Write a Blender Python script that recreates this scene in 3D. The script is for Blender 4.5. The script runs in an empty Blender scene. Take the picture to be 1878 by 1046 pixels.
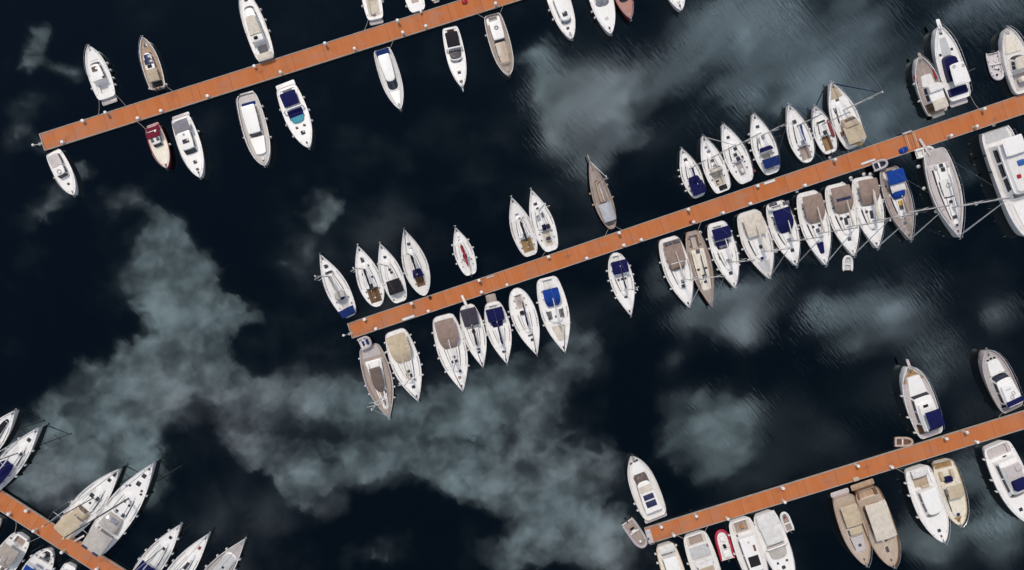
import bpy, math, random
from mathutils import Vector
random.seed(7)
C = bpy.context.scene.collection
PI = math.pi
CAM_H = 135.0          # height of the drone above the water
NAD = (-5.9, 0.3)      # point of the water straight below it

# ------------------------------------------------------------------ plan coordinates
def at(px, py, z=0.0):
    """plan position (metres) of a point of the aerial survey at height z (10 survey units = 1 m)"""
    x, y = (px - 939) / 10.0, (523 - py) / 10.0
    k = 1 - z / CAM_H
    return Vector((NAD[0] + (x - NAD[0]) * k, NAD[1] + (y - NAD[1]) * k, z))

# ------------------------------------------------------------------ materials
MATS = {}
def _nodes(name):
    m = bpy.data.materials.new(name); m.use_nodes = True
    nt = m.node_tree; b = nt.nodes['Principled BSDF']
    return m, nt, b
def _mixcol(nt, fac, a, b, out):
    n = nt.nodes.new('ShaderNodeMix'); n.data_type = 'RGBA'
    nt.links.new(fac, n.inputs[0])
    for i, c in ((6, a), (7, b)):
        if isinstance(c, tuple): n.inputs[i].default_value = (*c, 1)
        else: nt.links.new(c, n.inputs[i])
    if out is not None: nt.links.new(n.outputs[2], out)
    return n.outputs[2]
def _ramp(nt, src, lo, hi):
    n = nt.nodes.new('ShaderNodeMapRange'); n.interpolation_type = 'SMOOTHSTEP'
    nt.links.new(src, n.inputs[0]); n.inputs[1].default_value = lo; n.inputs[2].default_value = hi
    return n.outputs[0]
def _noise(nt, vec, scale, detail=4, rough=.55):
    n = nt.nodes.new('ShaderNodeTexNoise'); n.inputs['Scale'].default_value = scale
    n.inputs['Detail'].default_value = detail; n.inputs['Roughness'].default_value = rough
    if vec is not None: nt.links.new(vec, n.inputs['Vector'])
    return n.outputs[0]
def _coord(nt, scale=(1, 1, 1), rot=0.0, kind='Object', rnd=True):
    t = nt.nodes.new('ShaderNodeTexCoord'); m = nt.nodes.new('ShaderNodeMapping')
    nt.links.new(t.outputs[kind], m.inputs[0]); m.inputs['Scale'].default_value = scale
    m.inputs['Rotation'].default_value = (0, 0, rot)
    if rnd:
        oi = nt.nodes.new('ShaderNodeObjectInfo'); mu = nt.nodes.new('ShaderNodeMath'); mu.operation = 'MULTIPLY'
        mu.inputs[1].default_value = 37.0; nt.links.new(oi.outputs['Random'], mu.inputs[0])
        nt.links.new(mu.outputs[0], m.inputs['Location'])
    return m.outputs[0]
def _bump(nt, b, h, strength, dist):
    n = nt.nodes.new('ShaderNodeBump'); n.inputs['Strength'].default_value = strength
    n.inputs['Distance'].default_value = dist
    nt.links.new(h, n.inputs['Height']); nt.links.new(n.outputs[0], b.inputs['Normal'])
def paint(name, col, rough=.35, wear=.82, metal=0.0, coat=0.0):
    m, nt, b = _nodes(name)
    n = _noise(nt, _coord(nt, (1, 2.2, 1)), 1.3, 6, .62)
    f = _ramp(nt, n, .42, .72)
    w = tuple(c * wear * k for c, k in zip(col, (1, .98, .94)))
    _mixcol(nt, f, col, w, b.inputs['Base Color'])
    b.inputs['Roughness'].default_value = rough; b.inputs['Metallic'].default_value = metal
    MATS[name] = m; return m
def canvas(name, col):
    m, nt, b = _nodes(name)
    v = _coord(nt)
    f = _ramp(nt, _noise(nt, v, 1.1, 4, .5), .3, .75)
    _mixcol(nt, f, tuple(c * 1.04 for c in col), tuple(c * .86 for c in col), b.inputs['Base Color'])
    b.inputs['Roughness'].default_value = .9
    b.inputs['Specular IOR Level'].default_value = .2
    _bump(nt, b, _noise(nt, v, 1.5, 4, .5), .9, .22)
    MATS[name] = m; return m
def planks(name, col, pitch, along='y', seam=.55, var=.2):
    """deck planks; seams every `pitch` metres across the local axis"""
    m, nt, b = _nodes(name)
    t = nt.nodes.new('ShaderNodeTexCoord'); s = nt.nodes.new('ShaderNodeSeparateXYZ')
    nt.links.new(t.outputs['Object'], s.inputs[0])
    d = nt.nodes.new('ShaderNodeMath'); d.operation = 'DIVIDE'; d.inputs[1].default_value = pitch
    nt.links.new(s.outputs[1 if along == 'y' else 0], d.inputs[0])
    fr = nt.nodes.new('ShaderNodeMath'); fr.operation = 'FRACT'; nt.links.new(d.outputs[0], fr.inputs[0])
    fl = nt.nodes.new('ShaderNodeMath'); fl.operation = 'FLOOR'; nt.links.new(d.outputs[0], fl.inputs[0])
    wn = nt.nodes.new('ShaderNodeTexWhiteNoise'); wn.noise_dimensions = '1D'; nt.links.new(fl.outputs[0], wn.inputs['W'])
    big = _noise(nt, _coord(nt), .8, 5, .65)
    c1 = _mixcol(nt, wn.outputs[0], tuple(c * (1 + var) for c in col), tuple(c * (1 - var) for c in col), None)
    c2 = _mixcol(nt, _ramp(nt, big, .4, .75), c1, tuple(c * .72 for c in col), None)
    lt = nt.nodes.new('ShaderNodeMath'); lt.operation = 'LESS_THAN'; lt.inputs[1].default_value = .09
    nt.links.new(fr.outputs[0], lt.inputs[0])
    _mixcol(nt, lt.outputs[0], c2, tuple(c * seam for c in col), b.inputs['Base Color'])
    b.inputs['Roughness'].default_value = .75
    MATS[name] = m; return m
def glass(name, col=(.012, .014, .02), rough=.12):
    m, nt, b = _nodes(name)
    f = _ramp(nt, _noise(nt, _coord(nt), 2.0, 3), .4, .7)
    _mixcol(nt, f, col, tuple(c * 2.2 for c in col), b.inputs['Base Color'])
    b.inputs['Roughness'].default_value = rough
    MATS[name] = m; return m

paint('charcoal2', (.03, .03, .035), .5); paint('white', (.80, .77, .74), .35, .93); paint('offwhite', (.72, .685, .65), .35, .9); paint('cream', (.74, .67, .55))
paint('palegrey', (.50, .49, .485)); paint('lilac', (.52, .46, .45)); paint('yellowcream', (.70, .60, .33))
paint('greydeck', (.44, .395, .375)); paint('taupedeck', (.34, .265, .225)); paint('sanddeck', (.47, .365, .28))
paint('red', (.32, .02, .035)); paint('maroon', (.16, .012, .03)); paint('rust', (.38, .185, .145), .6)
paint('navyhull', (.01, .012, .045)); paint('black', (.012, .012, .014), .5)
paint('brownpaint', (.16, .075, .045)); paint('orange', (.5, .2, .05)); paint('yellow', (.6, .36, .06))
paint('tealglass', (.05, .28, .36), .15); paint('blueplastic', (.015, .09, .32), .5)
paint('spar', (.36, .35, .345), .4, .8); paint('sparwhite', (.62, .60, .58), .35); paint('spardark', (.10, .09, .095), .4)
paint('steel', (.55, .55, .56), .3, .9, .7); paint('rope', (.30, .27, .24), .9); paint('ropeblue', (.02, .05, .22), .9)
paint('fenderwhite', (.66, .63, .60), .5); paint('fenderblue', (.02, .04, .2), .5)
paint('rubber', (.42, .37, .37), .6); paint('rubberwhite', (.72, .70, .68), .6); paint('rubbertan', (.44, .32, .25), .6)
paint('rubberred', (.42, .02, .05), .5); paint('pinkflesh', (.5, .3, .28), .7)
canvas('tan', (.51, .41, .285)); canvas('taupe', (.27, .195, .16)); canvas('beige', (.60, .53, .44))
canvas('sandc', (.46, .365, .265)); canvas('navy', (.005, .006, .060)); canvas('royal', (.006, .042, .24))
canvas('midblue', (.007, .023, .115)); canvas('grey', (.22, .205, .225)); canvas('dgrey', (.045, .040, .055))
canvas('charcoal', (.018, .016, .02)); canvas('maroonc', (.15, .012, .03)); canvas('darkbrown', (.14, .105, .09)); canvas('sailgrey', (.40, .38, .37))
canvas('sailwhite', (.66, .63, .60)); canvas('warmgrey', (.36, .31, .27)); canvas('redc', (.38, .02, .03))
canvas('dustyred', (.22, .05, .06)); canvas('greycanvas', (.45, .41, .37)); canvas('lightgrey', (.42, .42, .44))
planks('teak', (.34, .205, .125), .11); planks('greyteak', (.35, .28, .24), .11); planks('woodbrown', (.17, .085, .035), .11)
planks('tanteak', (.43, .29, .19), .11); planks('goldteak', (.32, .19, .075), .11)
glass('glass'); glass('smoke', (.06, .055, .06), .2); glass('hatch', (.02, .02, .026), .25)
glass('solar', (.010, .012, .045), .3); glass('bronze', (.085, .06, .05), .2); glass('greyglass', (.16, .16, .175), .2)

# ------------------------------------------------------------------ mesh building
class MB:
    def __init__(s): s.v = []; s.f = []; s.m = []
    def add(s, vs, fs, mi=0):
        o = len(s.v); s.v += [tuple(p) for p in vs]
        for f in fs: s.f.append(tuple(i + o for i in f)); s.m.append(mi)
    def grid(s, rows, closed=False, mi=0):
        n = len(rows[0]); vs = [p for r in rows for p in r]; fs = []
        for i in range(len(rows) - 1):
            for j in range(n if closed else n - 1):
                a = i * n + j; b = i * n + (j + 1) % n
                fs.append((a, b, b + n, a + n))
        s.add(vs, fs, mi)
    def tube(s, pts, r, n=6, mi=0):
        pts = [Vector(p) for p in pts]; rows = []
        rs = r if isinstance(r, (list, tuple)) else [r] * len(pts)
        up = None
        for i, p in enumerate(pts):
            d = (pts[min(i + 1, len(pts) - 1)] - pts[max(i - 1, 0)]).normalized()
            if up is None:
                up = Vector((0, 0, 1)) if abs(d.z) < .9 else Vector((1, 0, 0))
            a = d.cross(up)
            if a.length < 1e-4: a = d.cross(Vector((0, 1, 0)))
            a.normalize(); b = a.cross(d).normalized(); up = b
            rows.append([p + (a * math.cos(k * 2 * PI / n) + b * math.sin(k * 2 * PI / n)) * rs[i] for k in range(n)])
        o = len(s.v); s.grid(rows, True, mi)
        m = len(s.v)
        s.f.append(tuple(range(o + n - 1, o - 1, -1))); s.m.append(mi)
        s.f.append(tuple(range(m - n, m))); s.m.append(mi)
    def rings(s, rows, mi=0, cap=True, capmi=None):
        """closed rings stacked; last one capped"""
        n = len(rows[0]); o = len(s.v); s.grid(rows, True, mi)
        if cap:
            m = len(s.v); s.f.append(tuple(range(m - n, m))); s.m.append(mi if capmi is None else capmi)
    def rbox(s, c, size, bev=.04, r=None, mi=0, ang=0.0):
        cx, cy, cz = c; lx, ly, lz = size
        r = min(lx, ly) * .18 if r is None else r
        def ring(i, z):
            out = []
            for qx, qy, a0 in ((1, 1, 0), (-1, 1, 90), (-1, -1, 180), (1, -1, 270)):
                for k in range(4):
                    a = math.radians(a0 + k * 30); rr = max(r - i, .004)
                    x = qx * (lx / 2 - i - rr) + math.cos(a) * rr; y = qy * (ly / 2 - i - rr) + math.sin(a) * rr
                    out.append((cx + x * math.cos(ang) - y * math.sin(ang), cy + x * math.sin(ang) + y * math.cos(ang), z))
            return out
        b = min(bev, lz * .4, lx * .3, ly * .3)
        s.rings([ring(0, cz), ring(0, cz + lz - b), ring(b * .4, cz + lz - b * .35), ring(b, cz + lz)], mi)
    def build(s, name, mats, parent=None, smooth=True, angle=38):
        me = bpy.data.meshes.new(name); me.from_pydata(s.v, [], s.f)
        for m in ([mats] if isinstance(mats, str) else mats): me.materials.append(MATS[m])
        me.polygons.foreach_set('material_index', s.m)
        me.validate(); me.update()
        if smooth:
            me.shade_smooth(); me.set_sharp_from_angle(angle=math.radians(angle))
        o = bpy.data.objects.new(name, me); C.objects.link(o)
        if parent: o.parent = parent
        return o

def tag(o, label, cat, group=None, kind=None):
    if label: o['label'] = label
    if cat: o['category'] = cat
    if group: o['group'] = group
    if kind: o['kind'] = kind
    return o
def empty(name, loc, rz=0.0):
    o = bpy.data.objects.new(name, None); C.objects.link(o); o.location = loc; o.rotation_euler = (0, 0, rz)
    o.empty_display_size = .5; return o
def lerp(a, b, t): return a + (b - a) * t
def interp(tab, x):
    if x <= tab[0][0]: return tab[0][1]
    n = len(tab)
    for i in range(n - 1):
        x0, y0 = tab[i]; x1, y1 = tab[i + 1]
        if x <= x1:
            # monotone-ish cubic
            t = (x - x0) / (x1 - x0)
            ym = tab[i - 1] if i else (x0 - (x1 - x0), y0 - (y1 - y0) * .6)
            yp = tab[i + 2] if i + 2 < n else (x1 + (x1 - x0), y1 + (y1 - y0))
            m0 = (y1 - ym[1]) / (x1 - ym[0]) * (x1 - x0); m1 = (yp[1] - y0) / (yp[0] - x0) * (x1 - x0)
            t2, t3 = t * t, t * t * t
            return (2*t3 - 3*t2 + 1)*y0 + (t3 - 2*t2 + t)*m0 + (-2*t3 + 3*t2)*y1 + (t3 - t2)*m1
    return tab[-1][1]

# ------------------------------------------------------------------ hull plans: half breadth along the length
PLAN = {
 'sail':  [(0, .34), (.015, .50), (.045, .635), (.1, .755), (.2, .89), (.34, .985), (.45, 1), (.58, .91), (.7, .745), (.82, .49), (.92, .235), (1, .012)],
 'sailw': [(0, .46), (.015, .62), (.045, .745), (.1, .83), (.2, .93), (.34, .99), (.45, 1), (.58, .92), (.7, .76), (.82, .51), (.92, .25), (1, .012)],
 'sailr': [(0, .16), (.025, .38), (.07, .58), (.16, .80), (.3, .97), (.42, 1), (.56, .92), (.7, .74), (.82, .49), (.92, .24), (1, .012)],
 'canoe': [(0, .10), (.03, .32), (.1, .58), (.22, .85), (.36, .99), (.48, 1), (.62, .88), (.76, .64), (.88, .35), (1, .012)],
 'motor': [(0, .62), (.012, .74), (.035, .82), (.09, .89), (.2, .96), (.35, 1), (.5, .99), (.63, .92), (.75, .78), (.85, .58), (.93, .36), (.98, .15), (1, .02)],
 'mround':[(0, .62), (.03, .78), (.1, .9), (.22, .97), (.38, 1), (.52, .985), (.65, .92), (.77, .79), (.87, .59), (.94, .37), (.98, .19), (1, .03)],
 'trawl': [(0, .60), (.012, .70), (.035, .79), (.08, .86), (.16, .93), (.35, 1), (.55, .985), (.7, .9), (.81, .76), (.9, .55), (.96, .32), (1, .03)],
 'box':   [(0, .80), (.05, .92), (.15, .98), (.35, 1), (.6, .985), (.75, .93), (.86, .82), (.94, .66), (.98, .5), (1, .3)],
}
# ------------------------------------------------------------------ a boat
class Boat:
    def __init__(s, name, cat, short, label, bow, stern, beam, plan='motor', hull='white', deck='white', h=(1.0, 1.5),
                 bul=.12, cap=None, plat=None, feats=(), group=None):
        zm = (h[0] + h[1]) / 2
        b, st = at(*bow, h[1]), at(*stern, h[0] * .7)
        d = (b - st); d.z = 0
        s.L = d.length; s.B = beam / 10.0 * .93 * (1 - zm / CAM_H)
        s.ang = math.atan2(d.y, d.x); mid = (b + st) / 2; mid.z = 0
        s.root = empty(name, mid, s.ang); tag(s.root, label, cat, group)
        s.short = short; s.name = name; s.plan = PLAN[plan]; s.h = h; s.bul = bul; s.houses = []
        s.pl = plat[0] if plat else 0.0
        s.mid = mid; s.sail = cat == 'sailboat'
        s.pit = None
        s.kinds = {f[0] for f in feats}
        for f in feats:
            if f[0] == 'pit': s.pit = f
        s.make_hull(hull, cap or hull)
        s.make_deck(deck)
        if plat:
            m = MB(); w = s.B * plat[1]
            m.rbox((-s.L/2 + s.pl/2 + .03, 0, .32), (s.pl + .06, w, .14), .04, .25); m.build('swim_platform', plat[2], s.root)
        order = {'house': 0, 'pit': 1}; s.rnd = random.Random(int(s.mid.x * 131 + s.mid.y * 17))
        for f in sorted(feats, key=lambda f: order.get(f[0], 2)):
            getattr(s, 'f_' + f[0])(*f[1:-1], **f[-1]) if isinstance(f[-1], dict) else getattr(s, 'f_' + f[0])(*f[1:])
        s.gear()
    # geometry helpers
    def X(s, q): return -s.L/2 + s.pl + q * (s.L - s.pl)
    def S(s, x): return (x + s.L/2 - s.pl) / (s.L - s.pl)
    def f(s, q): return max(interp(s.plan, min(max(q, 0), 1)), .008) * s.B / 2
    def sheer(s, q): return s.h[0] + (s.h[1] - s.h[0]) * max(q, 0) ** 1.8
    def dz(s, q): return s.sheer(q) - s.bul
    def surf(s, q, t=0.0):
        z = s.dz(q); x = s.X(q); y = abs(t * s.B / 2)
        for x0, x1, w0, w1, zt in s.houses:
            if x0 <= x <= x1 and y <= lerp(w0, w1, (x - x0) / (x1 - x0)): z = max(z, zt)
        return z
    def make_hull(s, col, cap):
        qs = [0, .007, .015, .03, .05, .08, .12, .17, .24, .32, .4, .48, .56, .63, .7, .76, .82, .87, .91, .945, .97, .987, 1]
        m = MB(); side = {1: [], -1: []}
        for q in qs:
            f, z = s.f(q), s.sheer(q)
            rk = .10 * s.L * max(0, q - .55) ** 2
            x = s.X(q)
            for sg in (1, -1):
                side[sg].append([(x - rk * .95, sg * f * .45, -.35), (x - rk * .7, sg * f * .80, 0.0), (x - rk * .3, sg * f * .925, z * .5),
                                 (x, sg * f, z - .02), (x, sg * max(f - .02, .004), z), (x, sg * max(f - .10, .003), z), (x, sg * max(f - .115, .002), z - s.bul - .02)])
        for sg in (1, -1):
            rows = side[sg] if sg == -1 else [list(r) for r in side[sg]]
            rr = [list(reversed(r)) if sg == 1 else r for r in rows]
            m.grid(rr)
        a, b = side[1][0], side[-1][0]
        m.grid([a[:6], [(p[0] - .03, 0, p[2]) for p in a[:6]], b[:6]])       # transom
        o = m.build('hull', col, s.root)
        if cap != col or True:
            for sg in (1, -1):                                             # rubbing strake / toe rail
                g = MB()
                rows = []
                for r in side[sg]:
                    p, i = r[4], r[5]
                    zz = p[2]; yo, yi = p[1] + sg * .035, i[1] - sg * .01
                    if abs(p[1]) < .05: yi = i[1]
                    rows.append([(p[0], yo, zz - .07), (p[0], yo, zz + .012), (p[0], yi, zz + .012)][::sg])
                g.grid(rows); g.build('toe_rail', cap, s.root)
    def make_deck(s, col):
        m = MB(); qs = [.0, .015, .035, .07, .12, .2, .28, .36, .44, .52, .6, .68, .76, .83, .89, .94, .97, .988]
        cut = None
        if s.pit:
            _, a, b, w = s.pit[:4]; cut = (max(a, .02), b, w * s.B / 2)
            qs = sorted(set([q for q in qs if abs(q - cut[0]) > .012 and abs(q - b) > .012] + [cut[0], b]))
        rows = []
        for q in qs:
            fi = max(s.f(q) - .095, .002); z = s.dz(q)
            cw = min(cut[2] if cut else fi * .5, fi * .86)
            cam = lambda y: z + .05 * (1 - (y / fi) ** 2) * min(1, fi)
            rows.append([(s.X(q), y, cam(y)) for y in (-fi, -cw, cw, fi)])
        vs = [p for r in rows for p in r]; fs = []
        for i in range(len(rows) - 1):
            for j in range(3):
                if cut and j == 1 and cut[0] - 1e-6 <= qs[i] and qs[i + 1] <= cut[1] + 1e-6: continue
                a = i * 4 + j; fs.append((a, a + 4, a + 5, a + 1)[::-1])
        m.add(vs, fs); m.build('deck', col, s.root)
        if cut: s.cutrows = [r for r, q in zip(rows, qs) if cut[0] - 1e-6 <= q <= cut[1] + 1e-6]
    def gear(s):
        """fittings every boat carries: anchor, windlass, cleats; winches and tracks on yachts"""
        R = s.rnd; x1 = s.X(1); z = s.sheer(1)
        m = MB(); m.tube([(x1 - .75, 0, z + .03), (x1 + .12, 0, z + .06), (x1 + .3, 0, z - .22)], [.05, .06, .04], 5)
        m.tube([(x1 + .22, -.24, z - .12), (x1 + .33, 0, z - .26), (x1 + .22, .24, z - .12)], [.03, .06, .03], 5)
        m.build('anchor', R.choice(['steel', 'spardark', 'spar']), s.root)
        q = .93 if s.sail else .915
        m = MB(); m.rbox((s.X(q), 0, s.surf(q) - .02), (.42, .3, .18), .05); m.build('windlass', R.choice(['spardark', 'charcoal2', 'spar']), s.root)
        for q in ((.1, .88) if not s.sail else (.06, .5, .9)):
            for sg in (1, -1):
                y = sg * (s.f(q) - .2)
                if abs(y) < .1: continue
                m = MB(); m.rbox((s.X(q), y, s.dz(q)), (.28, .07, .1), .02); m.build('cleat', 'spar', s.root)
        if not s.sail: return
        hs = s.houses[0] if s.houses else None
        if s.pit:
            b_, w = s.pit[2], s.pit[3]
            for sg in (1, -1):
                for q in (b_ - .03, b_ - .13):
                    y = sg * (min(w * s.B / 2, (s.f(q) - .1) * .86) + .16); m = MB(); zz = s.dz(q)
                    m.tube([(s.X(q), y, zz), (s.X(q), y, zz + .1), (s.X(q), y, zz + .24)], [.15, .11, .13], 9); m.build('winch', R.choice(['spardark', 'charcoal2', 'spar']), s.root)
        if hs and 'bim' not in s.kinds:
            x0, xe, w0, w1, zt = hs
            m = MB(); m.rbox((x0 + .35, 0, zt - .04), (.8, .75, .08), .02); m.build('companionway_hatch', R.choice(['smoke', 'greyglass', 'hatch']), s.root)
        if hs:
            x0, xe, w0, w1, zt = hs
            for sg in (1, -1):                                  # jib sheet tracks on the side decks
                P = []
                for k in range(6):
                    x = lerp(x0 + .2, xe - .6, k / 5); q = s.S(x); P.append((x, sg * (s.f(q) - .33), s.dz(q) + .045))
                m = MB(); m.tube(P, .04, 4); m.build('sheet_track', 'spardark', s.root)
            for sg in (1, -1):                                  # grab rails
                P = [(lerp(x0 + .4, xe - .9, k / 4), sg * lerp(w0, w1, .1 + .2 * k) * .72, zt + .02) for k in range(5)]
                m = MB(); m.tube(P, .04, 5); m.build('grab_rail', R.choice(['woodbrown', 'spar', 'palegrey']), s.root)
    # ------------------------------------------------ features
    def f_pit(s, a, b, w, sole='white', depth=.5, wall='white', bench='white', ring=True):
        R = s.cutrows; zf = min(p[2] for r in R for p in r) - depth
        zf = max(zf, .12)
        m = MB()
        left = [r[2] for r in R]; right = [r[1] for r in R]
        loop = right + left[::-1]
        top = [(x, y, z) for x, y, z in loop]; bot = [(x, y, zf) for x, y, z in loop]
        m.grid([top, bot], True)
        m.build('cockpit', wall, s.root)
        g = MB(); g.grid([[(p[0], p[1], zf + .004) for p in right], [(p[0], p[1], zf + .004) for p in left]])
        g.build('cockpit_sole', sole, s.root)
        if bench:
            for sg in (1, -1):
                k = MB(); row = left if sg == 1 else right
                bw = min(.5, w * s.B / 2 * .36)
                n = len(row); P = row[:]
                zt = zf + min(.42, depth * .8)
                o_ = [(p[0], p[1] - sg * .01, zt) for p in P]; i_ = [(p[0], p[1] - sg * bw, zt) for p in P]; d_ = [(p[0], p[1] - sg * bw, zf) for p in P]
                k.grid([o_, i_, d_]); k.build('bench', bench, s.root)
    def outline(s, x0, x1, w0, w1, nose=.3, tail=.18, bulge=.0):
        P = []
        tail = min(tail, w0 * .8, (x1 - x0) * .3); nose = min(nose, (x1 - x0) * .8)
        for k in range(5):
            a = math.radians(90 * k / 4); P.append((x0 + tail * (1 - math.sin(a)), w0 - tail * (1 - math.cos(a))) if False else (x0 + tail - tail * math.cos(a), w0 - tail + tail * math.sin(a)))
        for k in range(1, 6):
            u = k / 6; P.append((lerp(x0 + tail, x1 - nose, u), lerp(w0, w1, u) + bulge * math.sin(PI * u)))
        for k in range(9):
            a = math.radians(90 * k / 8); P.append((x1 - nose + nose * math.sin(a) ** .85, max(w1 * math.cos(a) ** .75, .01)))
        return P
    def f_house(s, a, b, w0, w1, h, col='white', roof=None, nose=.35, rf=.5, ra=.1, tum=.86, win=3, front=True, z=0.0, tail=.18,
                wz=(.38, .86), wx=(.06, .94), glasscol='glass', bulge=.06, name='cabin', crown=.07, base=None, fz=(.22, .92), fa=78):
        x0, x1 = s.X(a), s.X(b); W0, W1 = w0 * s.B / 2, w1 * s.B / 2
        zb = (s.dz((a + b) / 2) if base is None else base) + z
        zt = zb + h
        P0 = s.outline(x0, x1, W0, W1, nose, tail, bulge)
        P1 = s.outline(x0 + ra, x1 - rf, W0 * tum, W1 * tum, nose * .8, tail, bulge)
        flat = z > 0 or base is not None
        def ring(P, z, zs=False):
            def zz(x): return (s.dz(s.S(x)) - .04) if (zs and not flat) else z
            full = [(x, y, zz(x)) for x, y in P] + [(x, -y, zz(x)) for x, y in reversed(P)]
            return full[::-1]
        m = MB(); e = .05
        m.rings([ring(P0, zb - .02, True), ring(P1, zt - .05)], 0, False)
        o = m.build(name, col, s.root)
        r = MB()
        P2 = [(lerp(x, (x0 + x1) / 2, .012), y * (1 - e / max(W0, .3))) for x, y in P1]
        eo = [(x, y * 1.015) for x, y in P1]
        r.rings([ring(eo, zt - .055), ring(eo, zt - .02), ring(P2, zt)], 0, False)
        rows = []
        n = len(P2)
        for i, (x, y) in enumerate(P2):
            u = i / (n - 1); c = crown * math.sin(PI * min(max(u, .04), .96))
            rows.append([(x, -y, zt), (x, -y * .5, zt + c * .8), (x, 0, zt + c), (x, y * .5, zt + c * .8), (x, y, zt)])
        r.grid(rows); r.build('roof', roof or col, o)
        s.houses.append((x0 + ra, x1 - rf * .8, W0 * tum, W1 * tum, zt + crown * .75))
        def wall(i0, fr, off):
            p, q = P0[i0], P1[i0]
            zz0 = (s.dz(s.S(p[0])) - .04) if not flat else zb - .02
            return (lerp(p[0], q[0], fr), lerp(p[1], q[1], fr), lerp(zz0, zt - .05, fr))
        if win:
            N = len(P0)
            def side_pt(u, fr, sg):
                k = 4 + u * 6; i = int(k); fr2 = k - i
                A, B_ = wall(i, fr, 0), wall(min(i + 1, N - 1), fr, 0)
                return (lerp(A[0], B_[0], fr2), sg * (lerp(A[1], B_[1], fr2) + .014), lerp(A[2], B_[2], fr2) + .006)
            L = wx[1] - wx[0]; g = .05 * L if win > 1 else 0; wl = (L - g * (win - 1)) / win
            for sg in (1, -1):
                for k in range(win):
                    u0 = wx[0] + k * (wl + g); u1 = u0 + wl
                    w = MB(); us = [lerp(u0, u1, j / 4) for j in range(5)]
                    rows = [[side_pt(u, wz[0], sg) for u in us], [side_pt(u, (wz[0] + wz[1]) / 2, sg) for u in us], [side_pt(u, wz[1], sg) for u in us]]
                    w.grid(rows if sg == 1 else rows[::-1]); w.build('side_window', glasscol, o)
        if front:
            N = len(P0); i0 = N - 9
            ids = [i for i in range(i0, N) if (i - i0) / 8 * 90 >= 90 - fa]
            w = MB(); rows = []
            for fr in (fz[0], (fz[0] + fz[1]) / 2, fz[1]):
                r1 = []
                for i in ids:
                    p = wall(i, fr, 0); a_ = (i - i0) / 8 * PI / 2
                    r1.append((p[0] + .016 * math.sin(a_), p[1] + .016 * math.cos(a_), p[2] + .012))
                r1 += [(x, -y, zz) for x, y, zz in reversed(r1[:-1])] if r1[-1][1] < .02 else [(x, -y, zz) for x, y, zz in reversed(r1)]
                rows.append(r1)
            w.grid(rows); w.build('windscreen', glasscol, o)
        return o
    def f_hat(s, q, t=0.0, l=.5, w=.5, col='hatch', z=None, name='deck_hatch', hh=.07):
        l = l * 1.2 + .06; w = w * 1.2 + .06
        zz = (s.surf(q, t) if z is None else z) - .03
        x, y = s.X(q), t * s.B / 2
        m = MB(); m.rbox((x, y, zz), (l + .1, w + .1, hh + .01), .02); o = m.build(name, 'offwhite' if col not in ('red', 'rust') else 'white', s.root)
        g = MB(); g.rbox((x, y, zz + hh - .01), (l, w, .035), .01); g.build('hatch_pane', col, o)
    def f_pan(s, q, t, l, w, col='solar', z=None, hh=.05, name='solar_panel'):
        zz = s.surf(q, t) if z is None else s.dz(q) + z
        m = MB(); m.rbox((s.X(q), t * s.B / 2, zz - .01), (l, w, hh + .01), .015, .05); m.build(name, col, s.root)
    def f_box(s, q, t, l, w, h, col='white', name='seat', z=None, r=None):
        zz = (s.surf(q, t) - .04) if z is None else s.dz(q) + z
        m = MB(); m.rbox((s.X(q), t * s.B / 2, zz), (l, w, h + .04), .07, r); m.build(name, col, s.root)
    def f_bim(s, a, b, w, z, col, camber=.16, droop=.08, nose=0.0, w1=None, front_z=None, frame=True, name='canopy', t=0.0):
        """awning cloth on a tube frame"""
        x0, x1 = s.X(a), s.X(b); W = w * s.B / 2; W1 = (w if w1 is None else w1) * s.B / 2
        zd = s.dz((a + b) / 2); nx, ny = 11, 9; top = []; rnd = random.Random(int(x0 * 100) + len(s.short))
        for i in range(nx):
            u = i / (nx - 1); wv = lerp(W, W1, u)
            if u < .09: wv *= .94
            if nose and u > .55: wv *= math.sqrt(max(1 - ((u - .55) / .45) ** 2 * nose, .02))
            r = []
            for j in range(ny):
                v = j / (ny - 1) * 2 - 1
                zz = zd + z + camber * (1 - v * v) - droop * abs(2 * u - 1) ** 3 + rnd.uniform(-.018, .018)
                if i in (0, nx - 1) or j in (0, ny - 1): zz -= .05
                if front_z is not None and u > .5: zz -= (z - front_z) * ((u - .5) / .5) ** 1.9
                zz -= .03 * math.sin(u * PI * 3) ** 2 * (1 - v * v)
                r.append((lerp(x0, x1, u), t * s.B / 2 + v * wv, zz))
            top.append(r)
        m = MB(); bot = [[(x, y * .995, zz - .045) for x, y, zz in r] for r in top]
        m.grid([r[::-1] for r in top]); m.grid(bot)
        edge = lambda G: G[0] + [r[-1] for r in G[1:-1]] + G[-1][::-1] + [r[0] for r in G[-2:0:-1]]
        m.grid([edge(bot), edge(top)], True)
        o = m.build(name, col, s.root, angle=60)
        if frame:
            for i in (1, nx // 2 + 1):
                k = MB(); r = top[i]
                yl, yr = r[0][1], r[-1][1]
                foot = s.dz(s.S(r[0][0]))
                pts = [(r[0][0], yl, foot)] + [(p[0], p[1], p[2] - .06) for p in r] + [(r[0][0], yr, foot)]
                k.tube(pts, .022, 5); k.build('canopy_hoop', 'steel', o)
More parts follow.
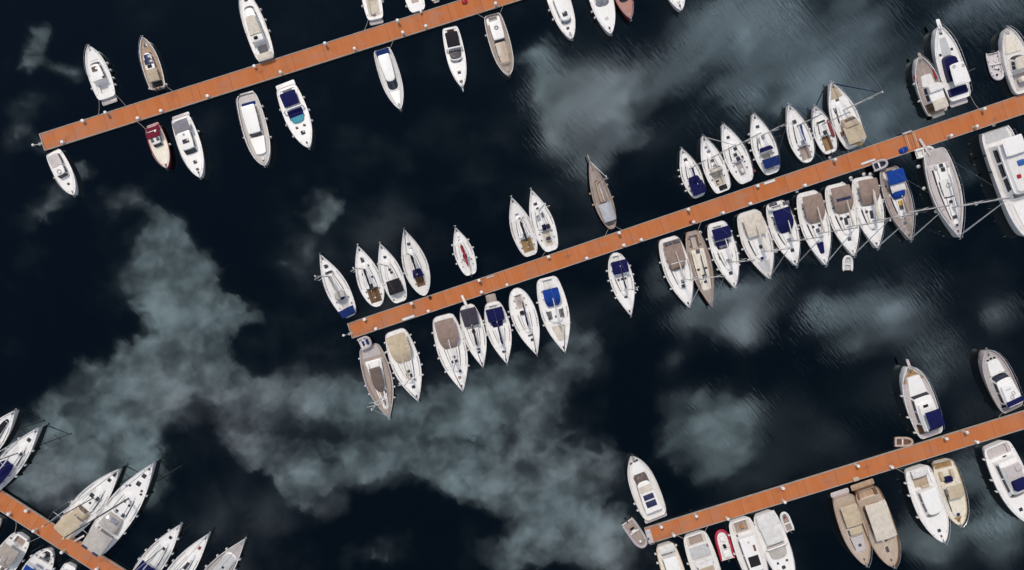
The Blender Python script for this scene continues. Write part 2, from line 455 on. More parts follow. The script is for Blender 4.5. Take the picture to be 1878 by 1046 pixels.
    def f_hood(s, a, b, w, h, col, win=True, arch=None, winc='greyglass'):
        """spray hood over the companionway: open aft, sloping to the deck in front"""
        x0, x1 = s.X(a), s.X(b); W = w * s.B / 2; zd = s.surf((a + b) / 2 + .02) - .02
        rows = []; nx = 8; ny = 11
        for i in range(nx):
            u = i / (nx - 1); hh = h * math.sqrt(max(1 - u ** 2.6, 0)) + .02; ww = W * (1 - .22 * u ** 2)
            r = []
            for j in range(ny):
                th = PI * j / (ny - 1); c, sn = math.cos(th), math.sin(th)
                y = ww * math.copysign(abs(c) ** .55, c); z = zd + hh * sn ** .6
                r.append((lerp(x0, x1, u) - .0, y, z))
            rows.append(r)
        m = MB(); m.grid(rows); o = m.build('spray_hood', col, s.root, angle=60)
        if win:
            g = MB(); R = []
            for i in (4, 5, 6): R.append([(p[0] + .02, p[1], p[2] + .03) for p in rows[i][3:8]])
            g.grid(R); g.build('hood_window', winc, o)
        if arch:
            g = MB(); g.tube([(x0 - .02, p[1] * 1.03, p[2] + .04) for p in rows[0]], .07, 6); g.build('hood_arch', arch, s.root)
    def f_mast(s, q, H, ns=2, col='spar', r=.11, wires=True):
        z0 = s.surf(q) - .05; x = s.X(q); s.mast_x = x; s.mast_H = H; s.mast_z = z0
        m = MB(); n = 7
        m.tube([(x, 0, lerp(z0, H, k / n)) for k in range(n + 1)], [r * (1 - .35 * k / n) for k in range(n + 1)], 8)
        o = m.build('mast', col, s.root)
        tipm = MB(); tipm.rbox((x - .05, 0, H - .02), (.4, .16, .12), .03); tipm.tube([(x - .2, 0, H), (x - .2, 0, H + .5)], .015, 4); tipm.build('masthead', 'sparwhite', o)
        sp = []
        for k in range(ns):
            fz = ((k + 1) / (ns + 1)) ** .9; zz = lerp(z0, H, fz); ln = lerp(.34, .22, k / max(1, ns)) * s.B
            for sg in (1, -1):
                g = MB(); g.tube([(x, 0, zz), (x - .12, sg * ln, zz + .06)], [.05, .035], 5); g.build('spreader', 'sparwhite', o)
            sp.append((zz, ln))
        if wires:
            fq = s.S(x); yb = s.f(fq) - .12
            for sg in (1, -1):
                g = MB(); pts = [(x - .1, sg * yb, s.dz(fq))] + [(x - .12, sg * ln, zz + .06) for zz, ln in sp] + [(x, 0, H - .15)]
                g.tube(pts, .011, 4); g.build('shroud', 'steel', o)
            g = MB(); g.tube([(s.X(.01), 0, s.dz(0)), (x, 0, H - .05)], .010, 4); g.build('backstay', 'steel', o)
    def f_boom(s, length, cov='sailwhite', z=1.5, r=.16, off=0.0, bare=False, bcol='sparwhite'):
        x = s.mast_x; zb = s.mast_z + z
        y1 = off * s.B / 2
        m = MB(); m.tube([(x - .12, 0, zb), (x - length, y1, zb + .08)], .075, 7); o = m.build('boom', bcol, s.root)
        if not bare:
            rnd = random.Random(int(length * 991)); n = 11; pts = []; rs = []
            for k in range(n + 1):
                u = k / n
                pts.append((x - .05 - (length - .25) * u, y1 * u + rnd.uniform(-.02, .02), zb + .13 + .12 * (1 - u) + (.35 * (1 - u) ** 6)))
                rs.append(1.3 * r * (1.1 - .5 * u) * rnd.uniform(.88, 1.12) * (.5 if k in (0, n) else 1))
            g = MB(); g.tube(pts, rs, 8); g.build('sail_cover', cov, o, angle=70)
    def f_jib(s, col='sailgrey', r=.11, q=.975, top=.94):
        z0 = s.sheer(1) + .15; x0 = s.X(q)
        m = MB(); n = 8; p0 = Vector((x0, 0, z0)); p1 = Vector((s.mast_x + .12, 0, s.mast_H * top))
        m.tube([p0.lerp(p1, k / n) for k in range(n + 1)], [.05] + [.85 * r * (1.15 - .6 * k / n) for k in range(1, n)] + [.03], 7)
        m.build('furled_jib', col, s.root)
    def f_rail(s, q0=.72, hgt=.6, full=False):
        qs = [q0, lerp(q0, 1, .35), lerp(q0, 1, .6), lerp(q0, 1, .8), lerp(q0, 1, .93), .995]
        pts = [(s.X(q), s.f(q) - .06, s.sheer(q) + hgt) for q in qs]
        tip = (s.X(1) + .12, 0, s.sheer(1) + hgt + .03)
        loop = pts + [tip] + [(x, -y, z) for x, y, z in reversed(pts)]
        loop = [(loop[0][0] - .05, loop[0][1], s.dz(q0))] + loop + [(loop[-1][0] - .05, loop[-1][1], s.dz(q0))]
        m = MB(); m.tube(loop, .026, 5)
        for q in qs[1:5]:
            for sg in (1, -1):
                y = sg * max(s.f(q) - .06, .02); m.tube([(s.X(q), y, s.sheer(q) - .05), (s.X(q), y, s.sheer(q) + hgt)], .018, 4)
        m.build('bow_rail', 'steel', s.root)
        if full:
            for sg in (1, -1):
                g = MB(); n = 9; q1 = .05
                P = [(s.X(lerp(q1, q0, k / n)), sg * (s.f(lerp(q1, q0, k / n)) - .06), s.sheer(lerp(q1, q0, k / n)) + hgt) for k in range(n + 1)]
                g.tube(P, .014, 4)
                for k in range(0, n + 1, 2):
                    x, y, z = P[k]; g.tube([(x, y, z - hgt - .05), (x, y, z)], .016, 4)
                g.build('guard_rail', 'steel', s.root)
    def f_fen(s, qs, side='both', col='fenderwhite'):
        for sg in ((1, -1) if side == 'both' else (1,) if side == 'p' else (-1,)):
            for q in qs:
                q2 = q + random.uniform(-.012, .012)
                y = sg * (s.f(q2) + .2); z = s.sheer(q2) + .02; r = .2
                m = MB(); x = s.X(q2)
                m.tube([(x, y, z - .72), (x, y, z - .66), (x, y, z - .5), (x, y, z - .2), (x, y, z - .08), (x, y, z - .02), (x, y - sg * .2, z + .12)],
                       [.03, .15, r, r, .15, .05, .02], 8)
                m.build('fender', col, s.root)
    def f_wheel(s, q, t=0.0, r=.42, z=.35):
        m = MB(); x, y = s.X(q), t * s.B / 2; zz = s.dz(q) + z
        m.tube([(x, y + r * math.cos(a), zz + r * math.sin(a)) for a in [k * PI / 8 for k in range(17)]], .025, 5)
        for k in range(3):
            a = k * PI / 3; m.tube([(x, y - r * math.cos(a), zz - r * math.sin(a)), (x, y + r * math.cos(a), zz + r * math.sin(a))], .012, 4)
        m.tube([(x + .1, y, zz - r - .35), (x + .1, y, zz), (x, y, zz)], .06, 6)
        m.build('steering_wheel', 'steel', s.root)
    def f_radar(s, q, t=0.0, r=.3, col='white'):
        z = s.surf(q, t); x, y = s.X(q), t * s.B / 2; m = MB()
        m.tube([(x, y, z - .05), (x, y, z + .25)], .07, 6)
        m.tube([(x, y, z + .2), (x, y, z + .24), (x, y, z + .38), (x, y, z + .43)], [r * .8, r, r * .9, r * .3], 14); m.build('radar_dome', col, s.root)
    def f_ring(s, q, t=0.0, r=.36, col='offwhite'):
        z = s.surf(q, t) + .07; x, y = s.X(q), t * s.B / 2; m = MB(); rows = []
        for k in range(18):
            a = k * 2 * PI / 18
            rows.append([(x + (r + .075 * math.cos(b)) * math.cos(a), y + (r + .075 * math.cos(b)) * math.sin(a), z + .075 * math.sin(b)) for b in [j * PI / 3 for j in range(6)]])
        rows.append(rows[0]); 
        for i in range(18): m.grid([rows[i] , rows[i + 1]], True)
        m.build('ring_seat' if col == 'greydeck' else 'life_ring', col, s.root)
    def f_out(s, q, t=0.0, col='black'):
        x, y = s.X(q), t * s.B / 2; z = s.dz(max(q, 0)) ; m = MB()
        m.rbox((x - .1, y, z - .05), (.62, .36, .45), .1, .14); m.tube([(x - .22, y, z), (x - .25, y, -.3)], .07, 6)
        m.tube([(x + .2, y, z + .25), (x + .5, y, z + .3)], .025, 5); m.build('outboard_motor', col, s.root)
    def f_arch(s, q, w, h, col='white', rake=.4, r=.14):
        W = w * s.B / 2; x = s.X(q); z = s.dz(q); m = MB()
        pts = [(x, W, z), (x - rake * .6, W * .99, z + h * .65), (x - rake, W * .86, z + h * .96), (x - rake, W * .5, z + h), (x - rake, 0, z + h * 1.02), (x - rake, -W * .5, z + h), (x - rake, -W * .86, z + h * .96), (x - rake * .6, -W * .99, z + h * .65), (x, -W, z)]
        m.tube(pts, r, 8); m.build('radar_arch', col, s.root)
    def f_screen(s, q, w, h, depth, col='greyglass', rake=.5, framecol='white'):
        """wrap-round windscreen open above"""
        W = w * s.B / 2; x1 = s.X(q); z = s.surf(q); lo, hi = [], []
        for k in range(13):
            a = math.radians(-90 + 15 * k); y = W * math.copysign(abs(math.sin(a)) ** .7, math.sin(a)); xx = x1 - depth + depth * math.cos(a) ** .8
            lo.append((xx, y, z - .03)); hi.append((xx - rake * (.4 + .6 * math.cos(a)), y * .9, z + h))
        m = MB(); m.grid([lo, hi]); m.grid([[(x - .03, y * .99, zz) for x, y, zz in hi], [(x - .03, y * .99, zz) for x, y, zz in lo]])
        o = m.build('windscreen', col, s.root); g = MB(); g.tube(hi, .035, 5); g.build('screen_frame', framecol, o)
    def f_pole(s, q, t, h, col='spar', lean=(0, 0), r=.03, name='antenna'):
        x, y = s.X(q), t * s.B / 2; z = s.surf(q, t); m = MB(); m.tube([(x, y, z - .05), (x + lean[0], y + lean[1], z + h)], [r * 1.3, r], 5)
        m.build(name, col, s.root)
    def f_sprit(s, ln, col='white', w=.5):
        z = s.sheer(1); x = s.X(1); m = MB()
        m.rbox((x + ln/2 - .35, 0, z - .06), (ln + .7, w, .12), .03, w * .4); m.tube([(x + ln - .2, 0, z + .1), (x + ln + .05, 0, z - .25)], .07, 6); m.build('bow_platform', col, s.root)
    def f_deckpad(s, a, b, w0, w1, col, nose=.5, hh=.05, name='deck_pad'):
        x0, x1 = s.X(a), s.X(b); P = s.outline(x0, x1, w0 * s.B / 2, w1 * s.B / 2, nose, .12, 0)
        def ring(P, dz_, e=0):
            return ([(x, y, s.surf(s.S(x), 0) + dz_) for x, y in P] + [(x, -y, s.surf(s.S(x), 0) + dz_) for x, y in reversed(P)])[::-1]
        m = MB(); Q = [(lerp(x, (x0 + x1) / 2, .02), y * .97) for x, y in P]
        m.rings([ring(P, -.03), ring(P, hh * .8 + .03), ring(Q, hh + .03)], 0, False)
        m.grid([[(x, -y, s.surf(s.S(x), 0) + hh + .03), (x, 0, s.surf(s.S(x), 0) + hh + .06), (x, y, s.surf(s.S(x), 0) + hh + .03)] for x, y in Q])
        m.build(name, col, s.root)
BOATS = []
SAILG = 'sailing boats moored stern to the piers'; MOTG = 'motor boats moored stern to the piers'
def sailboat(short, label, bow, stern, beam, feats, **k):
    b = Boat('sailing_boat', 'sailboat', short, label, bow, stern, beam, k.pop('plan', 'sail'), feats=feats, group=SAILG, **k); BOATS.append(b); return b
def motor(short, label, bow, stern, beam, feats, **k):
    b = Boat(k.pop('name', 'motor_boat'), 'motorboat', short, label, bow, stern, beam, k.pop('plan', 'motor'), feats=feats, group=MOTG, **k); BOATS.append(b); return b
D = dict
# ------------------------------------------------------------------ the boats, pier by pier
def SB(mast=.60, H=14, ns=2, house=(.35, .76, .56, .24, .45), pit=(.06, .34, .5, 'white'), boom=None, jib=None, hats=((.80, 0, .5, .5),),
       wheel=.14, fen=((.25, .42, .56), 'both'), col='white', roof=None, win=1, rail=.78, spar='spar', r=.11, full=True, pitk=None, wires=True, mastq=None):
    F = []
    if house: F.append(('house', *house, col, D(roof=roof, nose=.7, rf=.35, ra=.08, tum=.82, win=win, front=False, wz=(.3, .78), wx=(.1, .92), bulge=.08, crown=.09)))
    if pit: F.append(('pit', *pit))
    if mast: F.append(('mast', mast, H, ns, spar, D(r=r, wires=wires)))
    if boom: F.append(('boom', *boom))
    if jib: F.append(('jib', jib) if isinstance(jib, str) else ('jib', *jib))
    for h in hats: F.append(('hat', *h))
    if wheel: F.append(('wheel', wheel))
    if fen: F.append(('fen', *fen))
    if rail: F.append(('rail', rail, .6, full))
    return F

# --- top pier, upper side
motor('the white cruiser with the brown roof hatch', 'white cabin cruiser with a square brown roof hatch, first above the top pier', (162, 84), (201, 190), 43,
  [('house', .30, .70, .66, .52, 1.15, 'white', D(nose=.6, rf=.9, win=2, tum=.88)), ('pit', .10, .28, .62, 'offwhite'),
   ('hat', .52, .0, .75, .75, 'bronze'), ('hat', .76, .0, .35, .45), ('deckpad', .72, .92, .42, .16, 'white'), ('rail', .5, .6), ('fen', [.2, .33, .47, .62], 's'),
   ('box', .33, -.55, .3, .3, .3, 'charcoal', 'deck_locker'), ('fen', [.25], 'p')], plat=(1.0, .72, 'greydeck'))
motor('the tan-decked launch with roof solar panels', 'tan-decked launch with solar panels on its oval white roof and twin outboards', (261, 68), (291, 163), 36,
  [('house', .34, .72, .58, .48, 1.0, 'cream', D(roof='white', nose=.9, rf=.5, win=2)), ('pit', .03, .16, .6, 'black', D(depth=.4, bench=None)),
   ('bim', .12, .36, .62, 1.05, 'sandc', D(w1=.58)), ('pan', .585, 0, 1.0, 1.1, 'solar'), ('pan', .49, -.02, .9, 1.5, 'solar'), ('pan', .405, .0, .6, .8, 'charcoal'),
   ('hat', .84, 0, .5, .5, 'bronze'), ('out', -.01, .2), ('out', -.01, -.22), ('rail', .55, .6, True), ('fen', [.05], 'both')], deck='tanteak', cap='white', bul=.22, hull='white')
motor('the flybridge yacht with beige deck covers', 'white flybridge yacht with beige covers, its bow cut by the top edge', (443, -22), (489, 109), 43,
  [('house', .22, .76, .70, .5, 1.3, 'white', D(nose=1.0, rf=1.0, win=3, roof='white')), ('pit', .05, .2, .66, 'greydeck', D(wall='cream')),
   ('house', .20, .58, .6, .5, .55, 'white', D(z=1.3, win=0, front=False, nose=.6, rf=.2, roof='offwhite')), ('deckpad', .3, .56, .54, .44, 'beige', D(hh=.12, name='deck_cover')),
   ('box', .255, .1, .5, .7, .25, 'charcoal', 'helm_seat'), ('hat', .84, 0, .5, .5), ('rail', .4, .7), ('fen', [.35, .52, .66], 's'), ('bim', -.02, .08, .72, .35, 'beige', D(frame=False))], h=(1.3, 1.9), deck='white', hull='white', cap='offwhite')
motor('the open beige fishing boat by the top edge', 'white open fishing boat with a long beige cockpit floor and rear step, cut off above', (668, -64), (691, 44), 37,
  [('pit', .06, .55, .62, 'beige', D(bench='beige')), ('deckpad', .60, .85, .5, .3, 'white'), ('box', .1, .1, .5, .7, .5, 'greydeck', 'fish_box'), ('box', .5, 0, .7, 1.4, .8, 'white', 'helm_console'), ('rail', .6, .6), ('fen', [.3, .5], 'both')], plat=(.8, .74, 'greydeck'))
motor('the round white stern by the top edge', 'white boat showing only its plain rounded stern below the top edge', (738, -76), (767, 21), 37,
  [('pit', .16, .4, .6, 'taupedeck'), ('house', .42, .72, .6, .45, 1.0, 'white', D(win=2)), ('out', -.015, -.25, 'white'), ('fen', [.16], 'p'), ('rail', .6, .6)], plan='mround')
motor('the small beige boat by the top edge', 'small beige open boat with a grey transom step, mostly cut off by the top edge', (782, -55), (801, 5), 22,
  [('pit', .12, .6, .6, 'offwhite'), ('fen', [.15, .3], 's', 'palegrey'), ('box', .2, -.3, .4, .4, .3, 'offwhite', 'deck_locker')], plan='mround', hull='cream', deck='cream', plat=(.45, .55, 'greydeck'), h=(.7, 1.0))
# --- boats of the next pier, seen at the top edge, bows down
motor('the white cruiser with the square black roof hatch', 'white cruiser at the top edge with rounded cabin and square black roof hatch', (1049, 71), (1007, -50), 44,
  [('house', .40, .80, .62, .5, 1.1, 'white', D(nose=1.0, rf=.7, win=2, fz=(.3, .8), glasscol='greyglass')), ('deckpad', .12, .4, .7, .68, 'tanteak'), ('hat', .66, 0, .7, .7), ('hat', .84, -.05, .4, .4), ('rail', .45, .6), ('fen', [.5, .65], 's'), ('box', .94, 0, .5, .5, .12, 'greydeck', 'windlass')], plan='mround', h=(1.2, 1.6))
motor('the white cruiser with the grey glass windscreen', 'white cruiser at the top edge with plain foredeck below a curved grey windscreen', (1121, 62), (1085, -60), 46,
  [('house', .1, .60, .68, .62, .9, 'white', D(roof='greyglass', nose=1.0, rf=1.2, win=2, glasscol='greyglass', fz=(.1, .97))), ('hat', .77, 0, .5, .5, 'palegrey'), ('hat', .88, 0, .3, .3, 'white'), ('rail', .5, .6), ('fen', [.62, .7], 's')], h=(1.2, 1.7))
motor('the boat under a dusty pink cover', 'boat wrapped in a dusty pink cover at the top edge, beside a white bow', (1157, 35), (1126, -55), 36,
  [('deckpad', .68, .955, .84, .28, 'rust', D(nose=.8, name='boat_cover')), ('house', .3, .66, .6, .55, .7, 'navyhull', D(nose=.7, rf=.5, glasscol='glass', roof='charcoal')), ('rail', .7, .4)], hull='maroon', deck='rust', plan='motor')
motor('the white bow tip at the top edge', 'white bow tip just showing at the top edge, rightmost of four there', (1250, 19), (1213, -85), 44,
  [('house', .3, .7, .6, .5, .9, 'white', D(win=2)), ('hat', .86, 0, .4, .4, 'palegrey'), ('hat', .8, .3, .3, .3, 'palegrey'), ('rail', .6, .6)])

# --- top pier, lower side
motor('the white launch below the pier head', 'white launch with a ring on its cabin roof, below the top pier head', (135, 358), (98, 279), 37,
  [('house', .08, .36, .62, .62, 1.0, 'white', D(roof='lilac', nose=.1, rf=.05, win=1, front=False)), ('house', .36, .60, .62, .56, 1.25, 'white', D(nose=.2, rf=.5, win=2, fz=(.25, .9))),
   ('ring', .48, 0, .36, 'greydeck'), ('hat', .74, 0, .35, .35), ('box', .93, 0, .3, .3, .15, 'orange', 'windlass'), ('rail', .55, .5), ('fen', [.5], 's')], h=(.9, 1.4))
motor('the small cream boat with a red interior', 'small dark red and cream motorboat with red cockpit cover and grey roof slats', (306, 309), (278, 227), 36,
  [('deckpad', .02, .30, .74, .78, 'maroonc', D(name='cockpit_cover', nose=.05, hh=.12)), ('house', .13, .50, .58, .52, 1.0, 'white', D(roof='offwhite', nose=.2, rf=.5, win=2, tum=.9)),
   ('pan', .3, .3, 1.5, .55, 'smoke'), ('pan', .3, -.3, 1.5, .55, 'smoke'), ('deckpad', .56, .9, .62, .34, 'cream', D(nose=.6)), ('rail', .6, .5), ('fen', [.5], 'p'), ('radar', .19, .4, .18)], hull='maroon', cap='red', deck='cream', plat=(.5, .7, 'pinkflesh'))
motor('the big white cruiser with a grey aft awning', 'large white cruiser with a grey aft awning and dark bar windscreen', (367, 326), (329, 209), 45,
  [('house', .26, .62, .62, .56, 1.35, 'white', D(nose=.3, rf=.9, win=2, tum=.9, fz=(.2, .9))), ('pit', .04, .2, .6, 'lilac'), ('bim', .09, .28, .70, 1.35, 'grey', D(w1=.72)),
   ('hat', .42, 0, .6, .95), ('hat', .74, 0, .5, .5), ('hat', .86, .0, .35, .4), ('radar', .30, 0, .22), ('rail', .55, .6), ('fen', [.3], 'p')], h=(1.1, 1.7), plat=(.7, .8, 'lilac'))
motor('the grey-decked motor yacht with a long white cabin', 'grey-decked motor yacht with a long plain white cabin and dark stern window', (485, 304), (450, 168), 49,
  [('house', .17, .60, .58, .52, 1.4, 'white', D(nose=.25, rf=.6, win=3, tum=.92, fz=(.25, .9))), ('deckpad', .60, .84, .58, .42, 'white', D(nose=.5, hh=.35, name='trunk_cabin')), ('deckpad', .11, .17, .56, .58, 'midblue', D(name='cockpit_cover')),
   ('hat', .775, 0, .5, .5), ('hat', .635, .33, .32, .32), ('hat', .635, -.33, .32, .32), ('box', .90, 0, .6, .4, .2, 'offwhite', 'windlass'), ('rail', .45, .7, True), ('fen', [.22, .4, .65], 'p'), ('fen', [.55], 's')], plan='trawl', hull='palegrey', deck='greydeck', cap='offwhite', bul=.35, h=(1.4, 2.0), plat=(.6, .6, 'greydeck'))
motor('the sports cruiser with navy cover and teal windscreen', 'white sports cruiser with navy cockpit cover and teal windscreen', (566, 271), (521, 151), 49,
  [('pit', .04, .24, .6, 'offwhite'), ('bim', .10, .32, .66, .95, 'navy', D(w1=.62)), ('arch', .40, .8, 1.1), ('deckpad', .37, .52, .62, .6, 'navy', D(nose=.1, hh=.25, name='cockpit_cover')),
   ('deckpad', .49, .585, .62, .52, 'tealglass', D(nose=.75, hh=.3, name='windscreen_panel')), ('hat', .75, 0, .6, .6), ('hat', .65, .32, .35, .35), ('hat', .65, -.32, .35, .35), ('rail', .55, .5),
   ('fen', [.25, .45, .62], 'p'), ('fen', [.3, .55, .76], 's')], plat=(1.0, .8, 'white'), h=(1.1, 1.5))
motor('the white cruiser with the rounded cabin and dark windscreen', 'narrow white cruiser with rounded cabin, black curved windscreen and navy stern cover', (734, 200), (700, 91), 41,
  [('deckpad', .02, .10, .64, .66, 'midblue', D(nose=.1, hh=.4, name='cockpit_cover')), ('house', .11, .68, .58, .5, 1.15, 'white', D(nose=1.1, rf=1.5, win=2, tum=.9, fz=(.08, .97), fa=86)), ('hat', .80, 0, .38, .38), ('deckpad', .70, .93, .46, .2, 'white', D(nose=.4)), ('rail', .35, .6, True)], hull='white', deck='palegrey', bul=.25)
motor('the sports boat with black tinted covers', 'slim white sports boat with black cockpit cover behind a white arch', (848, 160), (825, 51), 37,
  [('pit', .03, .16, .6, 'brownpaint', D(bench='offwhite')), ('bim', .10, .34, .68, .85, 'charcoal', D(w1=.66)), ('arch', .40, .82, .95, 'white'), ('deckpad', .37, .52, .68, .62, 'smoke', D(nose=.7, hh=.2, name='tinted_cover')),
   ('screen', .60, .66, .4, .9), ('hat', .75, 0, .45, .45), ('hat', .90, 0, .35, .4), ('sprit', .8, 'steel', .25), ('rail', .6, .45)], h=(1.0, 1.4))
motor('the brown-decked trawler with tan roof panels', 'trawler yacht with brown deck, white wheelhouse and tan panels ahead of it', (934, 138), (902, 28), 41,
  [('pit', .03, .14, .66, 'greydeck'), ('house', .13, .48, .58, .55, 1.35, 'white', D(nose=.1, rf=.6, win=2, tum=.94, fz=(.3, .9))), ('house', .46, .82, .58, .48, .75, 'cream', D(nose=.4, rf=.2, win=2, front=False, roof='sanddeck')),
   ('pan', .60, .3, 1.9, .75, 'sandc'), ('pan', .60, -.3, 1.9, .75, 'beige'), ('ring', .25, 0, .3, 'black'), ('box', .90, 0, .5, .3, .2, 'greydeck', 'windlass'), ('rail', .5, .6, True), ('fen', [.3], 's')], plan='trawl', hull='offwhite', deck='greyteak', cap='offwhite', bul=.4, h=(1.2, 1.7))

# --- middle pier, upper side, from its head
sailboat('the white yacht with a square blue stern cover', 'white yacht with a blue stern cover, above the left end of the middle pier', (587, 467), (644, 580), 45,
  SB(mast=.64, H=14.5, ns=2, boom=(4.6, 'greycanvas'), hats=((.81, 0, .55, .55), (.71, 0, .35, 1.1)), pit=(.05, .3, .5, 'offwhite'), fen=None) +
  [('bim', .01, .13, .62, 1.5, 'midblue', D(w1=.7)), ('hood', .30, .40, .5, .8, 'greycanvas', D(win=False)), ('deckpad', .27, .33, .2, .2, 'midblue', D(nose=.1, name='cushion'))])
sailboat('the white yacht with a teak cockpit', 'round-sterned white yacht with a brown teak cockpit and dark sail on its boom', (656, 451), (694, 562), 48,
  SB(mast=.61, H=14.5, ns=2, boom=(4.2, 'charcoal'), hats=((.76, .02, 1.0, .45), (.55, .35, .3, .3), (.47, -.35, .3, .3), (.66, -.3, .25, .25)), pit=(.07, .30, .48, 'woodbrown', D(bench='woodbrown')), house=(.30, .74, .55, .26, .4), fen=((.3, .5), 's')), plan='sailr')
sailboat('the white yacht with a black sprayhood', 'white yacht with a black canvas cover across its cockpit and a scoop stern', (697, 447), (735, 554), 45,
  SB(mast=.62, H=14.5, ns=1, hats=((.77, 0, .4, .4), (.55, -.05, .35, .35), (.50, -.12, .35, .35)), house=(.36, .74, .58, .26, .42), fen=None, pit=(.03, .2, .42, 'white')) +
  [('bim', .15, .38, .68, .95, 'charcoal', D(w1=.6)), ('fen', [.42], 's')])
sailboat('the cream yacht with the tall pointed bow', 'canoe-sterned cream yacht with a small navy sprayhood and brown cockpit', (741, 421), (779, 542), 49,
  SB(mast=.60, H=12.5, ns=1, boom=(3.6, 'charcoal'), hats=((.78, 0, .45, .45), (.70, -.05, .4, .4)), pit=(.14, .32, .34, 'woodbrown', D(bench='woodbrown')), house=(.32, .72, .48, .22, .4), fen=None, wheel=None) +
  [('hood', .28, .40, .42, .75, 'navy', D(win=False)), ('jib', 'navy', .08)], plan='canoe', hull='offwhite', deck='offwhite')
sailboat('the small white sailboat with a red boom cover', 'small white sailboat with a bright red cover along its boom', (835, 417), (864, 504), 38,
  SB(mast=.62, H=9.5, ns=1, boom=(4.3, 'redc', 1.0, .2), hats=((.72, .05, .35, .3, 'bronze'), (.80, 0, .3, .3, 'palegrey')), house=(.34, .74, .5, .26, .38), pit=(.05, .33, .45, 'white'), wheel=None, fen=((.3, .5, .68), 'both')) + [('out', -.01, 0)])
sailboat('the cream ketch-like yacht with an olive cockpit', 'cream yacht with an olive-brown cockpit and a dark furled sail along its boom', (938, 362), (974, 469), 45,
  SB(mast=.57, H=13.5, ns=2, boom=(4.0, 'charcoal', 1.1, .17), hats=((.70, .02, .5, .5, 'greyglass'), (.63, -.05, .35, .35, 'greyglass'), (.48, .4, .3, .3, 'palegrey'), (.5, -.4, .3, .3, 'palegrey')), pit=(.07, .29, .48, 'goldteak', D(bench='goldteak')), house=(.31, .70, .56, .3, .42), fen=None), hull='offwhite', deck='offwhite')
sailboat('the white yacht with a small navy hood', 'white yacht with a split navy sprayhood and tan cockpit, beside the cream one', (974, 348), (1012, 460), 45,
  SB(mast=.64, H=14.5, ns=1, hats=((.77, .05, .4, .5), (.69, .02, .35, .35), (.55, .22, .9, .5, 'greyglass'), (.57, -.22, .8, .3, 'smoke')), pit=(.08, .33, .5, 'beige', D(bench='offwhite')), fen=None, wheel=.2, house=(.36, .74, .6, .3, .42)) +
  [('deckpad', .335, .415, .17, .17, 'navy', D(name='hood_cover', nose=.1, hh=.35)), ('box', .375, -.36, .85, .7, .25, 'charcoal', 'hood_panel'), ('box', .2, -.05, .5, .8, .5, 'navy', 'cockpit_cushion')])
sailboat('the weathered wooden sailboat', 'slender weathered wooden sailboat with a pale grey boom tent, alone above the pier', (1081, 294), (1123, 420), 37,
  [('house', .38, .72, .34, .22, .3, 'woodbrown', D(win=1, front=False, roof='tanteak')), ('mast', .66, 10.5, 1, 'brownpaint', D(r=.12, wires=True)), ('boom', 3.6, 'beige', 1.0, .16), ('jib', ('sailwhite')), ('pit', .05, .28, .45, 'greyteak', D(bench='greyteak')),
   ('bim', .11, .37, .66, .85, 'lightgrey', D(w1=.72, camber=.35)), ('fen', [.42, .6], 's', 'rubbertan'), ('fen', [.4, .55], 'p', 'rubbertan'), ('box', .87, 0, .4, .3, .2, 'tanteak', 'windlass'), ('sprit', 1.0, 'greyteak', .2)], plan='sailr', hull='brownpaint', deck='greyteak', cap='greyteak', bul=.2)
sailboat('the small yacht fully covered in navy at the stern', 'white yacht with bulky navy cockpit tent, leftmost of the upper right row', (1250, 273), (1282, 362), 40,
  SB(mast=.58, H=10.8, ns=1, boom=(3.2, 'navy', 1.2, .14), hats=((.77, 0, .5, .5),), fen=((.2, .36, .5, .64), 'p'), pit=(.04, .3, .5, 'white')) + [('bim', .05, .30, .70, 1.3, 'navy', D(w1=.66)), ('hood', .30, .42, .56, 1.0, 'navy', D(win=False))], h=(.95, 1.3))
sailboat('the beige-cockpit yacht', 'white yacht with open beige cockpit and dark stern locker', (1289, 249), (1326, 352), 44,
  SB(mast=.60, H=14.2, ns=2, jib='sailgrey', hats=((.80, .1, .35, .35, 'greyglass'), (.72, 0, .4, .5, 'greyglass'), (.55, .05, .4, .5, 'smoke')), pit=(.12, .38, .5, 'beige', D(bench='beige')), house=(.40, .70, .58, .3, .45), fen=((.3, .45), 's')) +
  [('hood', .36, .44, .55, .8, 'beige'), ('hat', .07, -.1, .7, 1.2, 'charcoal', D(hh=.12, name='stern_locker')), ('box', .2, .2, .3, .4, .6, 'charcoal', 'cockpit_table')], plan='sailw')
sailboat('the yacht with the square grey cockpit floor', 'white yacht with a grey cockpit floor, scoop stern and pink bundle on its rail', (1326, 227), (1369, 335), 47,
  SB(mast=.59, H=14.5, ns=2, hats=((.77, .02, .4, .45), (.56, -.1, .5, .5), (.47, .1, .5, .5), (.38, .3, .35, .3, 'palegrey'), (.40, -.38, .35, .3)), pit=(.13, .35, .42, 'greydeck', D(depth=.35)), house=(.36, .70, .6, .32, .4), fen=((.3, .45, .6), 'p')) +
  [('box', .2, 0, .8, .5, .5, 'offwhite', 'cockpit_table'), ('box', .12, -.92, .5, .4, .4, 'dustyred', 'rail_bundle'), ('deckpad', .02, .1, .42, .6, 'white', D(nose=.05))])
sailboat('the yacht with two blue covers', 'white yacht with a blue stern awning and a blue split sprayhood', (1382, 208), (1416, 319), 48,
  SB(mast=.62, H=12.8, ns=2, hats=((.78, .0, .4, .5), (.59, -.1, .5, .5, 'greyglass'), (.56, .35, .8, .15, 'greyglass')), pit=(.07, .34, .5, 'beige', D(bench='offwhite')), house=(.36, .72, .62, .32, .42), fen=((.3, .45, .58, .7), 'p')) +
  [('bim', .10, .25, .68, 1.3, 'midblue', D(w1=.72)), ('hood', .37, .44, .56, .75, 'navy', D(win=False))])
